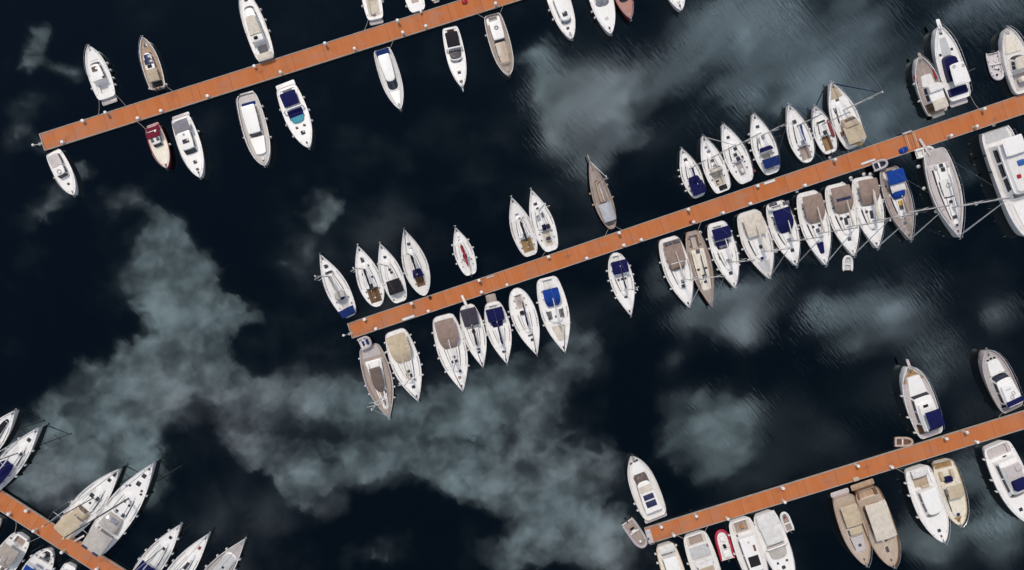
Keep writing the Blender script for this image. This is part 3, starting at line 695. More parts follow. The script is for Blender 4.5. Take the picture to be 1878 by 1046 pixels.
sailboat('the yacht with a bright blue boom cover', 'white yacht with a short bright blue boom cover and grey teak cockpit', (1447, 192), (1482, 298), 46,
  SB(mast=.62, H=11.5, ns=1, spar='spardark', boom=(3.3, 'royal', 1.0, .13), jib=('ropeblue', .05), hats=((.70, .1, .55, .55),), pit=(.05, .28, .42, 'greyteak', D(bench='greyteak')), house=(.30, .74, .5, .26, .45), fen=((.35, .5), 's'), wheel=None), plan='sailr')
sailboat('the small sailboat with a dark red rail cover', 'small white sailboat with a dark red cover along its rail and red-brown cockpit slats', (1495, 195), (1523, 281), 41,
  SB(mast=.60, H=11.5, ns=1, hats=((.66, .05, .25, 1.3, 'black'),), pit=(.06, .36, .42, 'goldteak', D(bench='brownpaint')), house=(.38, .72, .5, .3, .4), fen=((.5,), 'p'), wheel=None) +
  [('box', .47, -.74, 3.3, .5, .35, 'dustyred', 'rail_cover', D(r=.2)), ('out', -.02, 0)])
sailboat('the broad yacht with a tan cockpit tent', 'broad white yacht with a tan cockpit tent and tan foredeck, rightmost of its row', (1525, 151), (1569, 270), 55,
  SB(mast=.56, H=14.5, ns=1, spar='sparwhite', r=.14, jib='navy', hats=((.73, .05, .45, .5, 'bronze'), (.60, .5, .9, .12)), pit=(.04, .3, .5, 'sandc'), house=(.36, .72, .6, .4, .5), fen=None) +
  [('bim', .06, .32, .66, 1.5, 'tan', D(w1=.66)), ('hood', .30, .44, .58, 1.2, 'sandc', D(win=True, winc='bronze')), ('deckpad', .76, .97, .44, .1, 'sandc', D(nose=.2, hh=.02)), ('box', .02, -.3, .6, .6, .5, 'yellow', 'stern_locker'), ('box', .25, .62, .8, .45, .5, 'brownpaint', 'deck_locker')], plan='sailw')
motor('the wooden-decked boat with a white wheelhouse', 'brown wooden-decked boat with red rolls along its bow and a square white roof', (1687, 103), (1719, 209), 48,
  [('deckpad', .36, .68, .62, .46, 'offwhite', D(nose=.5, hh=.45, name='trunk_cabin')), ('house', .20, .50, .60, .56, 1.7, 'white', D(nose=.15, rf=.15, win=2, tum=.96)), ('pit', .05, .2, .74, 'woodbrown', D(bench=None)),
   ('bim', .05, .22, .6, 1.9, 'beige', D(w1=.58)), ('box', -.02, 0, .7, 2.2, .4, 'beige', 'stern_bench'), ('rail', .5, .5, True), ('box', .66, .80, 1.5, .25, .35, 'red', 'rolled_awning', D(r=.08)), ('box', .64, -.80, 2.0, .22, .35, 'red', 'rolled_awning', D(r=.08)), ('sprit', .6, 'greyteak', .5), ('fen', [.3, .6], 'p')], plan='motor', hull='offwhite', deck='greyteak', cap='offwhite', bul=.4, h=(1.1, 1.8))
motor('the white sportfisher with navy covers', 'large white fishing cruiser with hard top, two rings on it, and navy covers', (1723, 47), (1763, 192), 52,
  [('house', .25, .60, .60, .55, .8, 'navyhull', D(roof='navy', nose=1.0, rf=.4, win=0, front=False)), ('deckpad', .60, .84, .36, .24, 'palegrey', D(nose=.2, hh=.06, name='sun_pad')), ('house', .17, .46, .62, .56, .16, 'white', D(z=1.9, win=0, front=False, nose=.3, rf=.05, ra=.03, name='hard_top')),
   ('pole', .19, .5, 1.7, 'white', D(r=.05, name='roof_post')), ('deckpad', .06, .165, .74, .74, 'navy', D(nose=.1, hh=.2, name='cockpit_cover')), ('ring', .42, .32, .22, 'greydeck'), ('ring', .40, -.36, .22, 'greydeck'), ('hat', .90, 0, .4, .4), ('hat', .63, .48, .35, .35), ('hat', .66, -.48, .35, .35),
   ('rail', .4, .7, True), ('sprit', 1.2, 'white', .7), ('pole', .3, -.6, 3.2, 'steel', D(lean=(.1, -.5), r=.025))], plat=(1.0, .7, 'lilac'), h=(1.3, 1.9), bul=.25)
motor('the beige-decked launch at the right edge', 'beige-decked launch with pale canopy cut by the right edge, above the middle pier', (1849, 50), (1879, 170), 52,
  [('house', .34, .58, .60, .52, 1.5, 'offwhite', D(nose=.7, rf=.7, win=2, tum=.9, roof='beige')), ('deckpad', .62, .88, .6, .36, 'cream', D(nose=.4, hh=.15, name='sun_pad')), ('pit', .04, .3, .72, 'lilac', D(bench='offwhite')), ('box', .2, -.2, 1.0, 2.0, .9, 'cream', 'cockpit_seat'), ('rail', .45, .6, True), ('box', .93, .1, .6, .6, .12, 'greydeck', 'windlass')], hull='white', deck='offwhite', cap='lilac', plan='mround', bul=.3, h=(1.2, 1.7))

# --- middle pier, lower side
sailboat('the taupe-hulled yacht with stern davits', 'taupe-decked yacht with a dark brown oval cockpit tent, first below the middle pier', (714, 768), (677, 633), 55,
  [('house', .20, .88, .66, .22, .4, 'white', D(nose=.6, rf=.3, win=1, front=False, bulge=.1)), ('mast', .70, 15.5, 2, 'sparwhite', D(r=.13)), ('bim', .30, .62, .42, 1.2, 'darkbrown', D(nose=.8, front_z=.9)), ('deckpad', .56, .70, .16, .1, 'taupe', D(hh=.1, name='hatch_cover')), ('deckpad', .74, .83, .1, .06, 'taupe', D(hh=.08, name='hatch_cover')),
   ('ring', .46, -.2, .12, 'fenderwhite'), ('deckpad', .02, .16, .56, .66, 'greydeck', D(nose=.05, hh=.03, name='aft_deck')), ('jib', 'sailwhite', .09), ('rail', .8, .6, True), ('fen', [.15, .5, .62, .75], 'both'), ('hat', .64, .3, .5, .3, 'smoke'), ('wheel', .3)], plan='sailw', hull='taupedeck', deck='taupedeck', cap='lilac')
sailboat('the white yacht under a long tan cockpit tent', 'white yacht with a tan cockpit tent, beside the taupe yacht at the pier head', (767, 736), (724, 606), 57,
  SB(mast=.67, H=12.5, ns=2, spar='sparwhite', boom=(4.4, 'tan', 2.0, .12), jib='sailwhite', hats=((.58, .05, .4, .4, 'smoke'), (.62, -.12, .5, .35), (.64, .12, .5, .35), (.80, 0, .45, .45), (.70, .25, .25, .25)), house=(.4, .76, .58, .28, .45), fen=((.12, .25, .4, .55, .7), 'both')) +
  [('bim', .06, .44, .70, 1.7, 'tan', D(nose=.7, front_z=.9))], plan='sailw')
sailboat('the white yacht with a taupe cockpit tent and red hatch', 'white yacht with a taupe cockpit tent and a small red foredeck hatch', (849, 718), (812, 578), 58,
  SB(mast=.63, H=13.8, ns=2, boom=(4.6, 'sailwhite', 2.0, .1), jib='sailgrey', hats=((.55, 0, .4, .45, 'smoke'), (.605, .1, .4, .4), (.605, -.14, .4, .4), (.74, .18, .4, .35), (.82, .02, .4, .4, 'rust')), house=(.38, .76, .58, .3, .42), fen=((.2, .35, .52, .7), 'both')) +
  [('bim', .06, .43, .68, 1.7, 'taupe', D(nose=.65, front_z=.8))], plan='sailw')
sailboat('the yacht with the grey cockpit cover', 'slim white yacht with a square dark grey cockpit cover', (886, 675), (856, 559), 45,
  SB(mast=.64, H=13.5, ns=1, boom=(3.9, 'charcoal', 1.1, .14), jib='sailgrey', hats=((.70, .05, .3, .35), (.755, 0, .3, .4), (.42, 0, .5, .5)), house=(.36, .74, .56, .26, .42), fen=((.3, .5), 'both')) + [('bim', .06, .33, .72, 1.4, 'dgrey', D(w1=.64))])
sailboat('the yacht with navy covers and a wooden stern platform', 'white yacht with navy canopy, navy boom cover and grey slatted stern platform', (930, 668), (899, 540), 48,
  SB(mast=.68, H=13.0, ns=1, boom=(4.3, 'navy', 1.0, .15), jib='sailgrey', hats=((.80, 0, .35, .5),), house=(.40, .74, .56, .26, .42), fen=((.3, .5), 'both')) + [('bim', .10, .30, .70, 1.4, 'navy', D(w1=.68)), ('hood', .30, .40, .5, .8, 'navy', D(arch='steel', win=False))], plat=(1.4, .42, 'greyteak'))
sailboat('the cream yacht with a thin blue sail cover', 'rounded-stern cream yacht with a slanting blue sail cover and an open cockpit', (985, 652), (945, 529), 51,
  SB(mast=.56, H=13.0, ns=1, boom=(4.8, 'navy', 1.0, .12, .18), jib='sailgrey', hats=((.70, 0, .3, .7, 'smoke'), (.77, .02, .4, .4), (.36, -.1, .6, .6, 'charcoal')), pit=(.10, .30, .34, 'greydeck', D(bench='beige')), house=(.34, .68, .52, .34, .4), fen=((.3, .5), 's'), wheel=.17), plan='sailr', hull='offwhite', deck='white')
sailboat('the yacht with the bright blue cockpit tent', 'white yacht with a bright blue cockpit tent and solar panels, isolated at its right', (1036, 647), (1002, 509), 56,
  SB(mast=.60, H=13.5, ns=2, boom=(4.6, 'sailwhite', 2.0, .09), jib='sailgrey', hats=((.52, 0, .3, .3),), house=(.40, .62, .66, .5, .42), fen=((.3, .6), 's'), pit=(.03, .3, .5, 'offwhite')) +
  [('bim', .15, .38, .56, 1.7, 'royal', D(nose=.6, front_z=.8)), ('pan', .49, .42, 1.5, .8, 'smoke'), ('pan', .49, -.42, 1.5, .8, 'smoke'), ('deckpad', .64, .84, .5, .24, 'beige', D(hh=.04, nose=.3))], plan='sailw')
sailboat('the lone yacht with a navy bimini', 'white yacht with a large navy canopy, alone below the middle of the pier', (1157, 579), (1127, 464), 46,
  SB(mast=.58, H=12.5, ns=1, spar='sparwhite', boom=(4.4, 'dgrey', 1.4, .11), hats=((.70, 0, .4, .45), (.42, .3, .3, .3), (.42, 0, .3, .3), (.42, -.3, .3, .3)), house=(.36, .70, .6, .3, .42), fen=((.25, .4, .55, .68), 'both'), pit=(.05, .3, .5, 'offwhite')) + [('bim', .13, .33, .70, 1.7, 'navy', D(w1=.68))], plan='sailr')
sailboat('the long yacht with brown cockpit covers', 'long white yacht with brown covers and two stern panels, left of a wooden-decked yacht', (1265, 565), (1224, 436), 54,
  SB(mast=.60, H=15.5, ns=2, spar='sparwhite', boom=(5.2, 'beige', 1.9, .1), jib='sailwhite', hats=((.69, .0, .5, .5), (.63, .05, .45, .45, 'smoke')), house=(.34, .74, .6, .3, .45), fen=((.3, .5, .68), 's')) +
  [('bim', .05, .36, .66, 1.6, 'taupe', D(w1=.66)), ('hood', .36, .46, .56, 1.0, 'taupe', D(arch='white', winc='bronze')), ('pan', .08, .3, .6, 1.3, 'smoke', D(z=1.85)), ('pan', .08, -.3, .6, 1.3, 'smoke', D(z=1.85))], plan='sailw', hull='offwhite')
sailboat('the classic yacht with a brown deck', 'classic yacht with brown deck around a long cream cabin, between two white yachts', (1305, 563), (1268, 424), 43,
  [('house', .24, .80, .62, .44, .45, 'cream', D(roof='cream', nose=.7, rf=.3, win=1, front=False, bulge=.12, tum=.92)), ('pit', .06, .22, .4, 'greydeck', D(bench='woodbrown')), ('mast', .61, 13, 1, 'sparwhite', D(r=.12)), ('boom', 4.4, 'black', 1.0, .09), ('hat', .60, 0, .6, .5, 'charcoal'), ('hat', .67, .0, .35, .4),
   ('box', .50, .35, .3, .5, .2, 'charcoal', 'deck_locker'), ('box', .50, -.35, .3, .5, .2, 'charcoal', 'deck_locker'), ('rail', .82, .6, True), ('jib', 'sailgrey', .07), ('deckpad', .01, .06, .4, .5, 'taupedeck', D(nose=.05))], plan='sail', hull='maroon', deck='taupedeck', cap='sanddeck')
sailboat('the yacht with the navy bimini and stern arch', 'white yacht with navy canopy and sprayhood, right of the brown-decked classic', (1349, 529), (1312, 408), 50,
  SB(mast=.61, H=14.5, ns=2, boom=(4.4, 'sailwhite', 1.9, .1), jib='navy', hats=((.77, 0, .5, .5), (.58, .0, .4, .5, 'greyglass'), (.50, .5, 1.0, .12), (.50, -.5, 1.0, .12)), house=(.40, .74, .62, .3, .42), fen=((.2, .35, .52, .68), 'both')) +
  [('bim', .09, .26, .72, 1.7, 'navy', D(w1=.7)), ('hood', .28, .40, .52, .9, 'navy', D(arch='steel'))], plan='sailw')
sailboat('the beige-covered yacht with a grey foredeck', 'white yacht under a long beige cockpit cover with a grey foredeck pad', (1412, 512), (1369, 388), 59,
  SB(mast=.60, H=14.0, ns=2, spar='sparwhite', boom=(5.0, 'beige', 1.7, .2), jib='sailgrey', hats=((.53, .05, .5, .45), (.69, -.1, .4, .4, 'navy')), house=(.36, .72, .62, .4, .5), fen=((.3, .5, .66), 'both')) +
  [('bim', .05, .36, .66, 1.6, 'beige', D(w1=.62)), ('deckpad', .73, .90, .44, .2, 'palegrey', D(hh=.05, nose=.3)), ('box', .08, .75, .5, .4, .3, 'redc', 'rail_bundle')], plan='sailw', hull='offwhite', deck='offwhite')
sailboat('the yacht with the wide navy cockpit tent', 'white yacht with a big navy cockpit tent and grey stern solar panels', (1461, 488), (1420, 371), 53,
  SB(mast=.62, H=15, ns=2, boom=(3.8, 'sailwhite', 1.9, .1, .1), jib='sailgrey', hats=((.76, .1, .5, .5), (.50, .3, .35, .35), (.6, .05, .5, .6, 'greyglass')), house=(.42, .74, .62, .3, .42), fen=((.3, .5, .66), 'p')) +
  [('bim', .12, .48, .66, 1.6, 'navy', D(nose=.75, front_z=.8)), ('pan', .06, .45, .7, 1.2, 'smoke', D(z=1.9)), ('pan', .02, -.5, .7, 1.5, 'smoke', D(z=1.9))], plan='sailw')
sailboat('the taupe-tented yacht with a navy bow cushion', 'white yacht with a taupe cockpit tent and a pointed navy foredeck cover', (1515, 487), (1478, 352), 57,
  SB(mast=.57, H=15.5, ns=2, boom=(4.8, 'beige', 2.1, .1), jib='sailwhite', hats=((.47, .2, .35, .35), (.47, -.25, .35, .35), (.53, 0, .6, .5, 'smoke')), house=(.38, .70, .62, .34, .45), fen=((.2, .4), 'both')) +
  [('bim', .06, .43, .68, 1.7, 'taupe', D(nose=.7, front_z=.8)), ('deckpad', .69, .84, .24, .16, 'navy', D(nose=.5, hh=.15, name='hatch_cover'))], plan='sailw')
sailboat('the taupe-tented yacht with a blue panel on its tent', 'white yacht with a taupe cockpit tent crossed by one narrow blue panel', (1567, 470), (1530, 338), 57,
  SB(mast=.60, H=15.5, ns=2, boom=(4.8, 'beige', 2.1, .1), jib='sailwhite', hats=((.47, .22, .4, .4), (.47, -.28, .4, .4), (.52, 0, 1.1, .45), (.76, 0, .6, .5, 'smoke')), house=(.38, .72, .62, .32, .45), fen=((.2, .4), 'both')) +
  [('bim', .05, .41, .68, 1.7, 'taupe', D(nose=.7, front_z=.8)), ('pan', .22, 0, .5, 2.6, 'solar', D(z=1.88))], plan='sailw')
sailboat('the taupe-tented yacht with a furled mainsail', 'white yacht with a plain taupe cockpit tent and a thick beige folded sail', (1610, 456), (1580, 325), 57,
  SB(mast=.62, H=15, ns=2, boom=(5.6, 'beige', 1.8, .26, .06), jib='sailwhite', hats=((.48, -.3, .35, .35), (.53, 0, 1.2, .45), (.72, 0, .5, .5, 'smoke')), house=(.40, .74, .62, .32, .45), fen=((.2, .4), 'both')) +
  [('bim', .05, .40, .66, 1.7, 'taupe', D(nose=.75, front_z=.8)), ('fen', [.02], 's')], plan='sailw')
sailboat('the brown-decked yacht with two bright blue canopies', 'brown-decked yacht with two bright blue canopies and a yellow deck box', (1671, 441), (1628, 308), 52,
  SB(mast=.63, H=14.8, ns=2, spar='sparwhite', r=.14, boom=(3.2, 'taupe', 1.2, .14), jib='sailwhite', hats=((.76, 0, .5, .45),), house=(.34, .70, .56, .34, .42), fen=((.2, .4), 's'), win=1, pit=(.04, .26, .5, 'greyteak')) +
  [('bim', .05, .23, .66, 1.9, 'royal', D(w1=.68, camber=.22)), ('bim', .23, .34, .56, 1.4, 'sailwhite', D(w1=.54, frame=False)), ('hood', .33, .43, .5, 1.0, 'royal', D(win=False)), ('box', .49, 0, .9, .7, .35, 'yellow', 'deck_box'), ('hat', .55, 0, .7, .6, 'smoke'), ('rail', .4, .6, True)], hull='greydeck', deck='greyteak', cap='lilac', plan='sailw', bul=.25)
sailboat('the large yacht with a pale taupe deck', 'large taupe-decked yacht with long white cabin and a boarding plank to the pier', (1761, 436), (1711, 274), 60,
  [('house', .17, .88, .60, .2, .5, 'white', D(nose=.7, rf=.4, win=1, front=False, bulge=.3, roof='white')), ('house', .34, .56, .46, .40, .35, 'offwhite', D(base=1.85, nose=.4, rf=.3, win=2)), ('mast', .66, 17, 2, 'sparwhite', D(r=.17)), ('boom', 6.0, 'lightgrey', 1.5, .14), ('hat', .24, .05, .6, .6), ('hat', .60, 0, .45, .5), ('hat', .77, 0, .5, .6), ('hat', .86, 0, .35, .35),
   ('ring', .42, .05, .4, 'greydeck'), ('box', .20, .4, .8, .5, .3, 'lilac', 'cushion'), ('box', .20, -.4, .8, .5, .3, 'lilac', 'cushion'), ('jib', 'sailwhite', .15), ('rail', .5, .7, True), ('deckpad', .02, .16, .6, .68, 'greydeck', D(nose=.05, hh=.04, name='aft_deck'))], hull='offwhite', deck='lilac', cap='offwhite', plan='sailw', h=(1.3, 1.9))
motor('the great white flybridge yacht', 'huge white flybridge motor yacht at the right edge, below the middle pier', (1896, 432), (1822, 239), 67,
  [('house', .13, .66, .70, .66, 2.2, 'white', D(nose=1.0, rf=1.2, ra=.2, win=3, tum=.94, fz=(.35, .85))), ('deckpad', .68, .92, .5, .36, 'white', D(nose=.8, hh=.25, name='trunk_cabin')), ('house', .16, .60, .62, .56, .5, 'white', D(z=2.2, win=0, front=False, nose=.8, rf=.3, roof='offwhite')),
   ('house', .10, .26, .60, .62, .16, 'white', D(z=3.4, win=0, front=False, nose=.2, rf=.05, ra=.03, name='hard_top')), ('box', .34, .15, 1.0, 1.2, .3, 'blueplastic', 'covered_tender'), ('box', .40, .42, .9, .9, .3, 'greydeck', 'sun_seat'), ('box', .48, .3, 1.4, 1.2, .25, 'greydeck', 'sun_seat'), ('box', .45, -.2, .7, .7, .2, 'redc', 'red_cushion'),
   ('hat', .78, .3, .7, .7, 'charcoal'), ('hat', .69, .58, .8, .6, 'bronze'), ('hat', .83, .6, .5, .5, 'bronze'), ('rail', .5, .8, True), ('box', .94, .2, .5, .5, .2, 'greydeck', 'windlass'), ('fen', [.2, .35], 's', 'black'), ('deckpad', .01, .10, .66, .72, 'palegrey', D(nose=.05, hh=.06, name='aft_deck'))], plan='box', h=(1.7, 2.2), deck='offwhite', bul=.3, name='motor_yacht')
# --- lower right pier, upper side
motor('the cruiser with two blue solar panels', 'white motor yacht with two dark blue solar panels, near the lower right pier head', (1160, 838), (1205, 955), 55,
  [('house', .12, .74, .62, .50, 1.3, 'white', D(nose=.9, rf=1.6, win=3, tum=.92, fz=(.1, .95), glasscol='bronze', roof='white', fa=84)), ('pan', .26, .0, 1.1, 1.9, 'solar', D(hh=.12)), ('pan', .37, 0, .95, 1.9, 'solar', D(hh=.12)), ('deckpad', .45, .55, .46, .42, 'beige', D(nose=.1, hh=.1, name='sliding_roof')),
   ('deckpad', .72, .90, .5, .3, 'white', D(nose=.3, hh=.2, name='sun_pad')), ('hat', .90, .25, .3, .4), ('hat', .92, -.15, .3, .5), ('rail', .35, .6, True), ('box', .95, 0, .8, .6, .1, 'greydeck', 'windlass'), ('fen', [.2, .3], 'p')], plan='mround', deck='offwhite', cap='offwhite', bul=.3, h=(1.2, 1.6), plat=(.7, .85, 'lilac'))
motor('the flybridge trawler with a navy awning', 'white trawler yacht with wooden foredeck and a navy awning over its flybridge', (1668, 672), (1707, 799), 60,
  [('deckpad', .78, .975, .76, .2, 'goldteak', D(nose=.8, hh=.0, name='foredeck')), ('house', .20, .62, .64, .60, 1.5, 'white', D(nose=.2, rf=.7, win=2, tum=.95, fz=(.2, .9))), ('deckpad', .60, .86, .6, .42, 'white', D(nose=.2, hh=.55, name='trunk_cabin')), ('hat', .76, 0, .55, .55), ('pit', .05, .2, .7, 'woodbrown', D(bench=None)),
   ('house', .12, .50, .62, .56, .6, 'white', D(z=1.5, win=0, front=False, nose=.2, rf=.15, roof='white')), ('bim', .17, .40, .50, 3.3, 'navy', D(camber=.1)), ('pan', .46, .1, .5, .9, 'charcoal'), ('pan', .14, 0, .35, 2.4, 'navyhull'), ('rail', .4, .7, True), ('sprit', 1.3, 'lilac', .5), ('fen', [.65, .35, .1], 'p', 'fenderwhite'), ('fen', [.5, .38], 's', 'navyhull')], plan='trawl', deck='lilac', cap='white', bul=.3, h=(1.3, 2.0))
motor('the grey-decked yacht with a round flybridge seat', 'lilac-grey decked motor yacht with oval seats on its flybridge, at the right edge', (1811, 642), (1856, 751), 55,
  [('house', .14, .60, .64, .58, 1.4, 'white', D(nose=.4, rf=1.0, win=2, tum=.94, fz=(.2, .93))), ('deckpad', .60, .83, .56, .42, 'white', D(nose=.4, hh=.5, name='trunk_cabin')), ('hat', .77, 0, .4, .4), ('hat', .835, .2, .3, .4, 'charcoal'), ('hat', .845, -.05, .3, .4, 'charcoal'), ('hat', .835, -.3, .3, .4, 'charcoal'),
   ('house', .10, .46, .60, .54, .5, 'white', D(z=1.4, win=0, front=False, nose=.4, rf=.2)), ('ring', .24, .1, .3, 'greydeck'), ('ring', .29, -.1, .3, 'greydeck'), ('pan', .37, .1, .25, 1.0, 'palegrey'), ('hat', .14, -.45, .3, .3), ('deckpad', .08, .2, .66, .66, 'navy', D(nose=.05, name='cockpit_cover')), ('rail', .4, .7, True), ('pit', .02, .08, .7, 'greydeck', D(bench=None))], plan='trawl', hull='lilac', deck='greydeck', cap='lilac', bul=.35, h=(1.3, 1.9))
# --- lower right pier, lower side
motor('the white-roofed boat with a pale stern awning', 'white-roofed boat with pale stern awning, leftmost under the lower right pier', (1258, 1118), (1218, 998), 45,
  [('house', .16, .62, .68, .6, 1.3, 'white', D(nose=.3, rf=.6, win=2)), ('pit', .04, .16, .7, 'sandc'), ('bim', -.02, .10, .66, 1.1, 'sailwhite', D(w1=.7)), ('hat', .42, -.1, .4, .45), ('rail', .5, .6), ('fen', [.1, .25], 's'), ('fen', [.07], 'p')], hull='offwhite', deck='cream', cap='sandc')
motor('the beige open cruiser with four cup-like helm seats', 'beige cruiser with four dark helm fittings in a row across its deck', (1318, 1112), (1272, 978), 56,
  [('pit', .03, .15, .68, 'taupedeck', D(bench='beige')), ('house', .38, .75, .62, .5, .9, 'offwhite', D(win=2, nose=.6)), ('deckpad', .17, .33, .7, .7, 'palegrey', D(nose=.05, hh=.12, name='helm_deck')), ('hat', .23, .45, .3, .2, 'charcoal'), ('hat', .225, .2, .3, .2, 'charcoal'), ('hat', .22, -.1, .3, .2, 'charcoal'), ('hat', .22, -.38, .3, .2, 'charcoal'),
   ('bim', .33, .42, .66, .9, 'sailwhite', D(frame=False)), ('deckpad', .44, .62, .52, .5, 'sandc', D(nose=.1, hh=.05, name='roof_cover')), ('rail', .5, .6), ('fen', [.35], 's'), ('box', .2, .62, .4, .3, .3, 'brownpaint', 'deck_locker')], hull='offwhite', deck='offwhite', cap='cream')
motor('the white cruiser with a large black roof opening', 'white cruiser with beige cockpit and a large black roof panel', (1402, 1092), (1354, 952), 54,
  [('pit', .03, .17, .66, 'taupedeck', D(bench='beige')), ('house', .20, .72, .64, .56, 1.3, 'white', D(nose=.5, rf=.9, win=2)), ('pan', .52, .0, 1.9, 1.9, 'charcoal', D(hh=.08)), ('hat', .36, .3, .9, .3, 'brownpaint'), ('hat', .27, 0, .25, .25, 'greydeck'), ('box', .09, .05, .5, .6, .5, 'orange', 'yellow_bag'), ('rail', .5, .6), ('fen', [.15, .4], 's'), ('box', .2, -.5, .7, .3, .3, 'brownpaint', 'deck_locker')], hull='white', deck='offwhite', h=(1.2, 1.7))
motor('the white sports cruiser under cream covers', 'white sports cruiser under cream covers with a grey curved windscreen', (1452, 1078), (1399, 941), 54,
  [('bim', -.02, .17, .74, 1.0, 'sailwhite', D(w1=.78, camber=.25, frame=False)), ('bim', .16, .38, .72, 1.1, 'sailwhite', D(w1=.66, frame=False)), ('arch', .46, .78, 1.0), ('deckpad', .42, .60, .68, .6, 'greycanvas', D(nose=.8, hh=.35, name='tinted_cover')), ('box', .39, .3, .5, .7, .3, 'charcoal', 'helm_seat'), ('hat', .66, .4, .3, .3), ('hat', .66, -.3, .3, .3), ('hat', .73, 0, .5, .5), ('rail', .5, .5), ('fen', [.08, .2], 's')], h=(1.1, 1.5))
motor('the taupe cruiser beside the wooden boat', 'taupe and white cruiser with tan aft cover and grey foredeck, left of a wooden boat', (1590, 1038), (1541, 901), 52,
  [('house', .44, .60, .52, .5, .8, 'white', D(nose=.2, rf=.5, win=1, roof='sandc')), ('bim', .10, .40, .64, 1.5, 'tan', D(w1=.6)), ('bim', .42, .52, .5, 1.35, 'tan', D(frame=False)), ('house', .54, .82, .54, .4, .4, 'white', D(nose=.5, rf=.3, win=1, front=False, roof='lilac')), ('hat', .70, 0, .45, .45, 'smoke'), ('radar', .43, -.25, .2), ('deckpad', .83, .94, .38, .16, 'sanddeck', D(hh=.02)), ('rail', .5, .7, True)], hull='sanddeck', deck='sanddeck', cap='taupedeck', bul=.3, plat=(.9, .72, 'lilac'), h=(1.2, 1.8), plan='motor')
motor('the wooden boat under a long white awning', 'broad wooden boat with tan deck under a long white awning', (1641, 1041), (1583, 886), 60,
  [('bim', .14, .60, .70, 2.0, 'beige', D(w1=.70, camber=.3)), ('house', .2, .56, .6, .56, 1.2, 'brownpaint', D(nose=.2, rf=.1, win=3)), ('box', .66, -.1, .45, .45, .5, 'white', 'vent_box'), ('box', .66, .1, .8, .6, .25, 'woodbrown', 'deck_locker'), ('hat', .78, 0, .9, .5, 'bronze'), ('pit', .02, .12, .7, 'tanteak', D(bench='woodbrown')), ('rail', .7, .4), ('radar', .63, -.15, .2)], plan='trawl', hull='brownpaint', deck='sanddeck', cap='woodbrown', bul=.35, h=(1.4, 2.1), plat=(1.0, .8, 'tanteak'))
motor('the white cruiser with a rounded hardtop', 'white cruiser with long hardtop, arched windscreen and small white stern awning', (1732, 996), (1679, 858), 60,
  [('house', .26, .66, .58, .5, 1.4, 'white', D(nose=.9, rf=1.0, win=2, tum=.92, glasscol='smoke', fz=(.1, .93))), ('pit', .07, .25, .66, 'sandc', D(bench='offwhite')), ('bim', -.01, .10, .54, .8, 'sailwhite', D(camber=.25, frame=False)), ('hat', .84, .0, .45, .45), ('box', .24, .1, .5, 1.4, .7, 'tan', 'cockpit_seat'), ('rail', .3, .7, True), ('fen', [.15, .3, .6], 's')], h=(1.4, 2.0), bul=.2, plan='motor')
motor('the wooden-trimmed launch with tan canopy', 'cream launch with wooden trim, tan canopy, and navy gear on a brown stern', (1763, 965), (1727, 845), 53,
  [('house', .38, .86, .50, .36, .5, 'white', D(nose=.7, rf=.4, win=1, front=False, roof='cream')), ('screen', .56, .5, .5, .6), ('bim', .34, .54, .56, 1.8, 'tan', D(w1=.54)), ('pit', .02, .12, .66, 'goldteak', D(bench=None)), ('box', .28, .0, .9, 1.4, .8, 'navy', 'covered_gear'), ('box', .22, .4, 1.6, .6, .6, 'tan', 'cockpit_seat'), ('box', .22, -.4, 1.6, .6, .6, 'tan', 'cockpit_seat'), ('hat', .82, 0, .45, .45, 'navyhull'), ('deckpad', .87, .95, .3, .14, 'goldteak', D(hh=.02)), ('radar', .345, -.3, .15), ('rail', .5, .6, True), ('fen', [.3, .5], 's')], plan='trawl', hull='cream', deck='cream', cap='woodbrown', bul=.3, h=(1.1, 1.6))
motor('the flybridge cruiser with a navy seat cover', 'white flybridge cruiser with a navy cover on its flybridge, cut by the right edge', (1892, 962), (1824, 815), 66,
  [('pit', .02, .14, .72, 'lilac', D(bench='lilac')), ('house', .17, .66, .64, .56, 1.3, 'white', D(nose=.8, rf=1.2, win=2)), ('house', .22, .52, .56, .5, .6, 'white', D(z=1.3, win=0, front=False, nose=.4, rf=.2, roof='lilac')), ('box', .46, .0, 1.9, 2.6, .6, 'navy', 'flybridge_cover'), ('box', .28, .3, 1.0, 1.2, .3, 'lilac', 'helm_seat'), ('hat', .80, -.2, .5, .5), ('hat', .17, .2, .3, .6, 'charcoal'), ('rail', .5, .7), ('fen', [.12, .36, .5], 's')], h=(1.4, 1.9), deck='white')

# --- lower left pier, upper side
sailboat('the white yacht with a dark hatch at the left edge', 'white yacht bow with a dark oval hatch, cut by the left edge', (27, 753), (-42, 846), 44,
  [('house', .3, .8, .55, .26, .4, 'white', D(nose=.6, rf=.3, win=1, front=False)), ('deckpad', .55, .82, .3, .2, 'charcoal', D(nose=.6, hh=.06, name='hatch_cover')), ('rail', .75, .6, True), ('fen', [.5], 'p'), ('mast', .5, 14, 2, 'spardark', D()), ('jib', 'sailwhite', .1)])
sailboat('the white yacht with a blue tent at the left edge', 'white yacht with a bright navy cockpit tent cut by the left edge', (71, 784), (-20, 900), 46,
  SB(mast=.60, H=16, ns=2, spar='spardark', boom=(4.6, 'sailwhite', 1.9, .09), jib='sailwhite', hats=((.80, 0, .55, .55), (.62, -.3, .5, .45)), house=(.42, .74, .64, .32, .4), fen=((.35, .52, .72), 'both')) + [('bim', .12, .46, .70, 1.6, 'navy', D(nose=.7, front_z=.8))])
